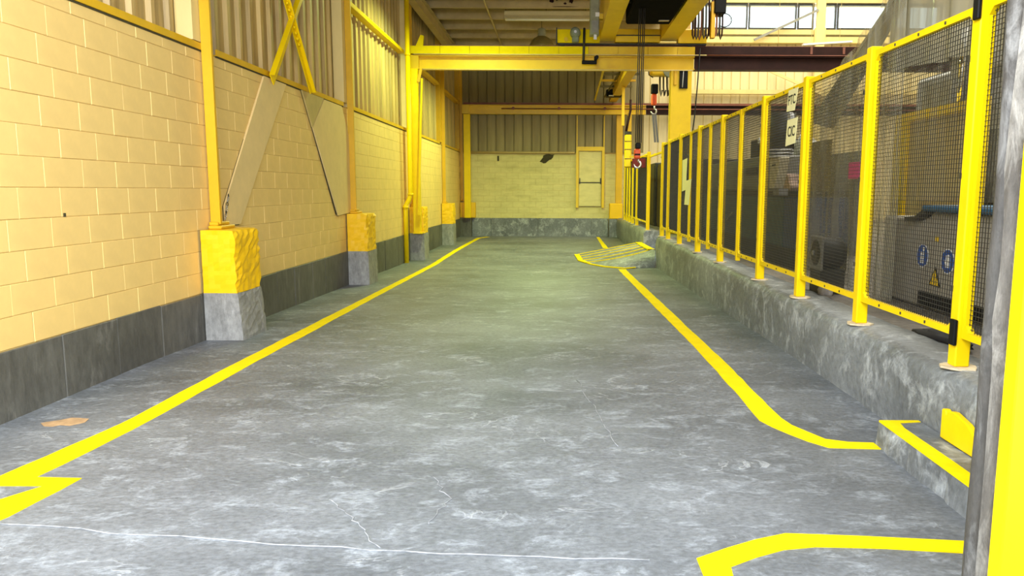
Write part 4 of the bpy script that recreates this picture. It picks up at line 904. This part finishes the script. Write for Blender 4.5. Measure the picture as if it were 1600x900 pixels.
# electric motor low behind the third panel
em = thing('electric_motor', 'dusty dark electric motor lying low behind the plastic sheeting', 'motor', (2.62, 7.2, .46))
MB().lathe((2.50, 7.22, .84), [(.09, 0), (.14, .02), (.15, .05), (.15, .24), (.11, .28)], 'x', 20).build('motor_body', 'dark', em)
MB().box(2.515, 2.54, 7.05, 7.39, .67, 1.01).build('flange', 'machine_grey', em, bevel=.04); MB().lathe((2.48, 7.22, .84), [(.02, 0), (.03, .02)], 'x', 12).build('shaft', 'steel', em)
MB().box(2.52, 2.76, 7.08, 7.36, .452, .69).build('motor_foot', 'dark', em)
def lump(name, c, sx, sy, sz, mat, seed, n=10):
    rnd = random.Random(seed); bb = MB(); prof = []
    rings = 5; vs_ = []
    for i in range(rings+1):
        a = math.pi/2*i/rings; rr = math.cos(a)
        for k in range(n):
            t_ = 2*math.pi*k/n; j_ = 1+rnd.uniform(-.25, .25)
            vs_.append((c[0]+sx*rr*j_*math.cos(t_), c[1]+sy*rr*j_*math.sin(t_), c[2]+sz*math.sin(a)*(1+rnd.uniform(-.25, .15)*(i > 0))))
    bb.add(vs_, [(i*n+k, i*n+(k+1) % n, (i+1)*n+(k+1) % n, (i+1)*n+k) for i in range(rings) for k in range(n)], True)
    bb.f.append(tuple(reversed(range(n)))); bb.sm.append(False)
    return bb.build(name, mat)
tag(lump('rag', (2.50, 6.86, .482), .06, .12, .10, 'hall_floor', 3), 'crumpled dusty rag on the floor in front of the dark motor', 'rag')
tag(lump('rag', (2.52, 4.78, .478), .09, .30, .05, 'cloth', 5, 14), 'black cloth lying on the kerb under the bottom rail', 'cloth')
tag(lump('rag', (2.66, 4.36, .455), .08, .10, .06, 'grout', 8), 'crumpled pale sheet beside the black cloth', 'cloth')
# long machine bed further along the fence
mb_ = thing('machine_bed', 'long machine with dark teal panels and grey top along the fence', 'machine', (3.4, 12, .45))
MB().box(3.02, 3.6, 9.2, 15.3, .45, .70).build('bed_base', 'dark', mb_)
for k, (y0, y1) in enumerate(((9.2, 9.9), (9.9, 11.0), (11.0, 12.4), (12.4, 13.8), (13.8, 15.3))):
    MB().box(3.0, 3.6, y0+.01, y1-.01, .70, 1.36).build('bed_panel', ('blue_panel', 'teal', 'teal', 'blue_panel', 'teal')[k], mb_, bevel=.008)
MB().box(2.99, 3.6, 9.2, 15.3, 1.365, 1.43).build('bed_rim', 'dark', mb_)
MB().box(3.05, 3.9, 10.9, 15.2, 1.432, 1.95).build('grey_cover', 'machine_grey', mb_, bevel=.02)
MB().box(3.03, 3.05, 11.45, 12.1, 1.68, 1.80).build('dark_plate', 'brown_dark', mb_)
MB().box(3.05, 3.5, 10.35, 10.85, 1.43, 1.9).build('grey_pillar', 'machine_grey', mb_)
MB().box(3.3, 3.36, 9.25, 10.1, 1.432, 2.06).build('olive_screen', 'olive', mb_)
MB().bar((3.0, 13.2, .93), (2.93, 12.5, 1.08), .015, .02).build('lever', 'steel', mb_)
vb = thing('valve_block', 'cluster of black valves and hoses on the grey machine cover', 'valves', (3.5, 11.4, 1.952))
MB().box(3.2, 3.9, 11.9, 12.5, 1.952, 2.25).build('manifold', 'black', vb)
for k in range(5):
    y = 10.95+.17*k
    MB().tube([(3.25, y, 1.952), (3.25, y, 2.12+.04*(k % 2)), (3.12, y+.04, 2.20)], .022, 7).build('valve', 'black', vb); MB().lathe((3.1, y+.04, 2.20), [(.05, 0), (.05, .02)], 'x', 10).build('valve_knob', 'black' if k % 2 else 'white', vb)
MB().box(3.15, 3.3, 10.95, 11.8, 2.04, 2.08).build('valve_rail', 'black', vb)
tag(lump('paper_stack', (3.7, 11.25, 1.953), .16, .30, .38, 'white', 11), 'crumpled white sheets heaped behind the black valves', 'paper')
# dark extraction hose with cream funnel
fh = thing('extraction_hose', 'dark grey extraction hose ending in a tapered cream funnel', 'hose', (2.8, 9.55, 1.2))
MB().tube([(2.85, 9.60, 2.42), (2.85, 9.62, 2.2), (2.85, 9.65, 1.90)], [.16, .155, .14], 14).build('hose', 'dark', fh)
for k in range(3): MB().lathe((2.85, 9.65, 1.86+.04*k), [(.165, 0), (.165, .02)], 'z', 16).build('clamp_ring', 'white', fh)
b = MB(); b.prism([(2.78, y, z) for y, z in [(9.86, 1.855), (9.40, 1.855), (9.52, 1.60), (9.62, 1.47), (9.86, 1.47)]], (.12, 0, 0)); fo = b.build('funnel', 'funnel', fh, bevel=.01)
MB().bar((2.776, 9.74, 1.76), (2.776, 9.6, 1.765), .004, .02).build('maker_mark', 'ink', fo)
MB().box(2.80, 2.95, 9.82, 10.0, 1.85, 2.35).build('dark_backplate', 'black', fh); MB().lathe((2.83, 9.30, 2.33), [(.06, 0), (.06, .05)], 'x', 10).build('white_knob', 'white', fh)
MB().box(2.82, 2.94, 9.55, 9.8, 1.38, 1.468).build('funnel_stand', 'machine_grey', fh)
tag(MB().prism([(3.1, y, z) for y, z in [(10.32, 1.435), (9.98, 1.435), (9.92, 1.50), (10.05, 1.56), (10.08, 1.66), (10.30, 1.67)]], (.16, 0, 0)).build('crumpled_carton', 'blush', bevel=.02), 'pinkish crumpled carton on the machine rim beside the cream funnel', 'carton')
# dark tall cabinets near the gap
for k, (y0, y1, x0, zt, mt_, lab) in enumerate(((15.9, 17.05, 2.95, 2.1, 'dark', 'tall near-black cabinet behind the fence gap'), (18.9, 20.6, 2.75, 2.15, 'brown_dark', 'dark brown cabinet behind the far fence'), (20.8, 23.8, 2.7, 2.2, 'dark', 'black machine enclosure at the end of the far fence'))):
    cbn = thing('dark_cabinet', lab, 'cabinet', (x0+.6, (y0+y1)/2, .45), 'dark cabinets behind the fence')
    MB().box(x0, x0+1.3, y0, y1, .45, zt).build('body', mt_, cbn, bevel=.02); MB().box(x0-.015, x0, y0+.06, (y0+y1)/2-.01, .55, zt-.08).build('door', mt_, cbn); MB().box(x0-.015, x0, (y0+y1)/2+.01, y1-.06, .55, zt-.08).build('door', mt_, cbn)
    MB().box(x0-.03, x0-.015, (y0+y1)/2-.06, (y0+y1)/2-.03, 1.1, 1.3).build('handle', 'steel', cbn)
# a screen of dark sheet behind the middle of the fence
sc = thing('machine_screen', 'dark sheet metal screen standing behind the machine bed', 'screen', (4.6, 13, .45))
for k in range(5): MB().box(4.6, 4.65, 11.0+1.3*k, 12.28+1.3*k, .45, 2.05).build('screen_panel', 'dark' if k % 2 else 'machine_grey', sc)

# ------------------------------------------------------------------ clear plastic sheeting draped round the press
def curtain(label, path, zt, zb, amp, n, seed, mat='plastic'):
    rnd = random.Random(seed); bb = MB(); m_ = 14; vs_ = []
    ph = rnd.uniform(0, 6)
    for i in range(n+1):
        t_ = i/n; x, y = path(t_); top_, bot_ = zt(t_), zb(t_)
        for k in range(m_+1):
            s_ = k/m_; a = amp*(math.sin(t_*n*.55+ph+.5*math.sin(s_*3)) + .5*math.sin(t_*n*1.13+s_*2))*(.35+.65*s_)
            vs_.append((x+a, y+.02*math.sin(s_*5+i), top_+(bot_-top_)*s_))
    m_ += 1
    bb.add(vs_, [(i*m_+k, i*m_+k+1, (i+1)*m_+k+1, (i+1)*m_+k) for i in range(n) for k in range(m_-1)], True)
    return tag(bb.build('plastic_sheet', mat), label, 'curtain', 'clear plastic sheets round the press')
c1_ = curtain('clear plastic sheet with long folds hanging behind the third fence panel', lambda t: (2.86, 8.75-2.4*t), lambda t: 2.28+(3.06-2.28)*min(1, t/.78)+(0 if t < .78 else (t-.78)*6), lambda t: .5, .04, 44, 1, 'clear')
curtain('heavy olive plastic sheet rising out of view above the near fence panels', lambda t: (2.98+.6*t*t, 6.95-3.9*t), lambda t: 5.2, lambda t: 2.5-.2*t, .05, 70, 2)
curtain('thin clear plastic sheet hanging over the grey machine cabinet', lambda t: (3.06+.6*t*t, 6.85-3.8*t), lambda t: 2.62, lambda t: 1.36, .045, 50, 4, 'thin')
# loose flap at the far edge of the tent
b = MB(); b.prism([(2.93, 8.78, 2.22), (2.93, 6.95, 3.02), (3.05, 6.42, 3.62), (3.25, 6.5, 3.60), (3.2, 8.8, 2.15)], (0, .02, .03)); tag(b.build('tent_flap', 'plastic'), 'sloping olive flap at the far side of the plastic tent', 'flap')
MB().box(2.745, 2.75, 6.85, 7.10, 1.55, 1.70).build('pink_tag', 'pink', c1_, label='bright pink label')
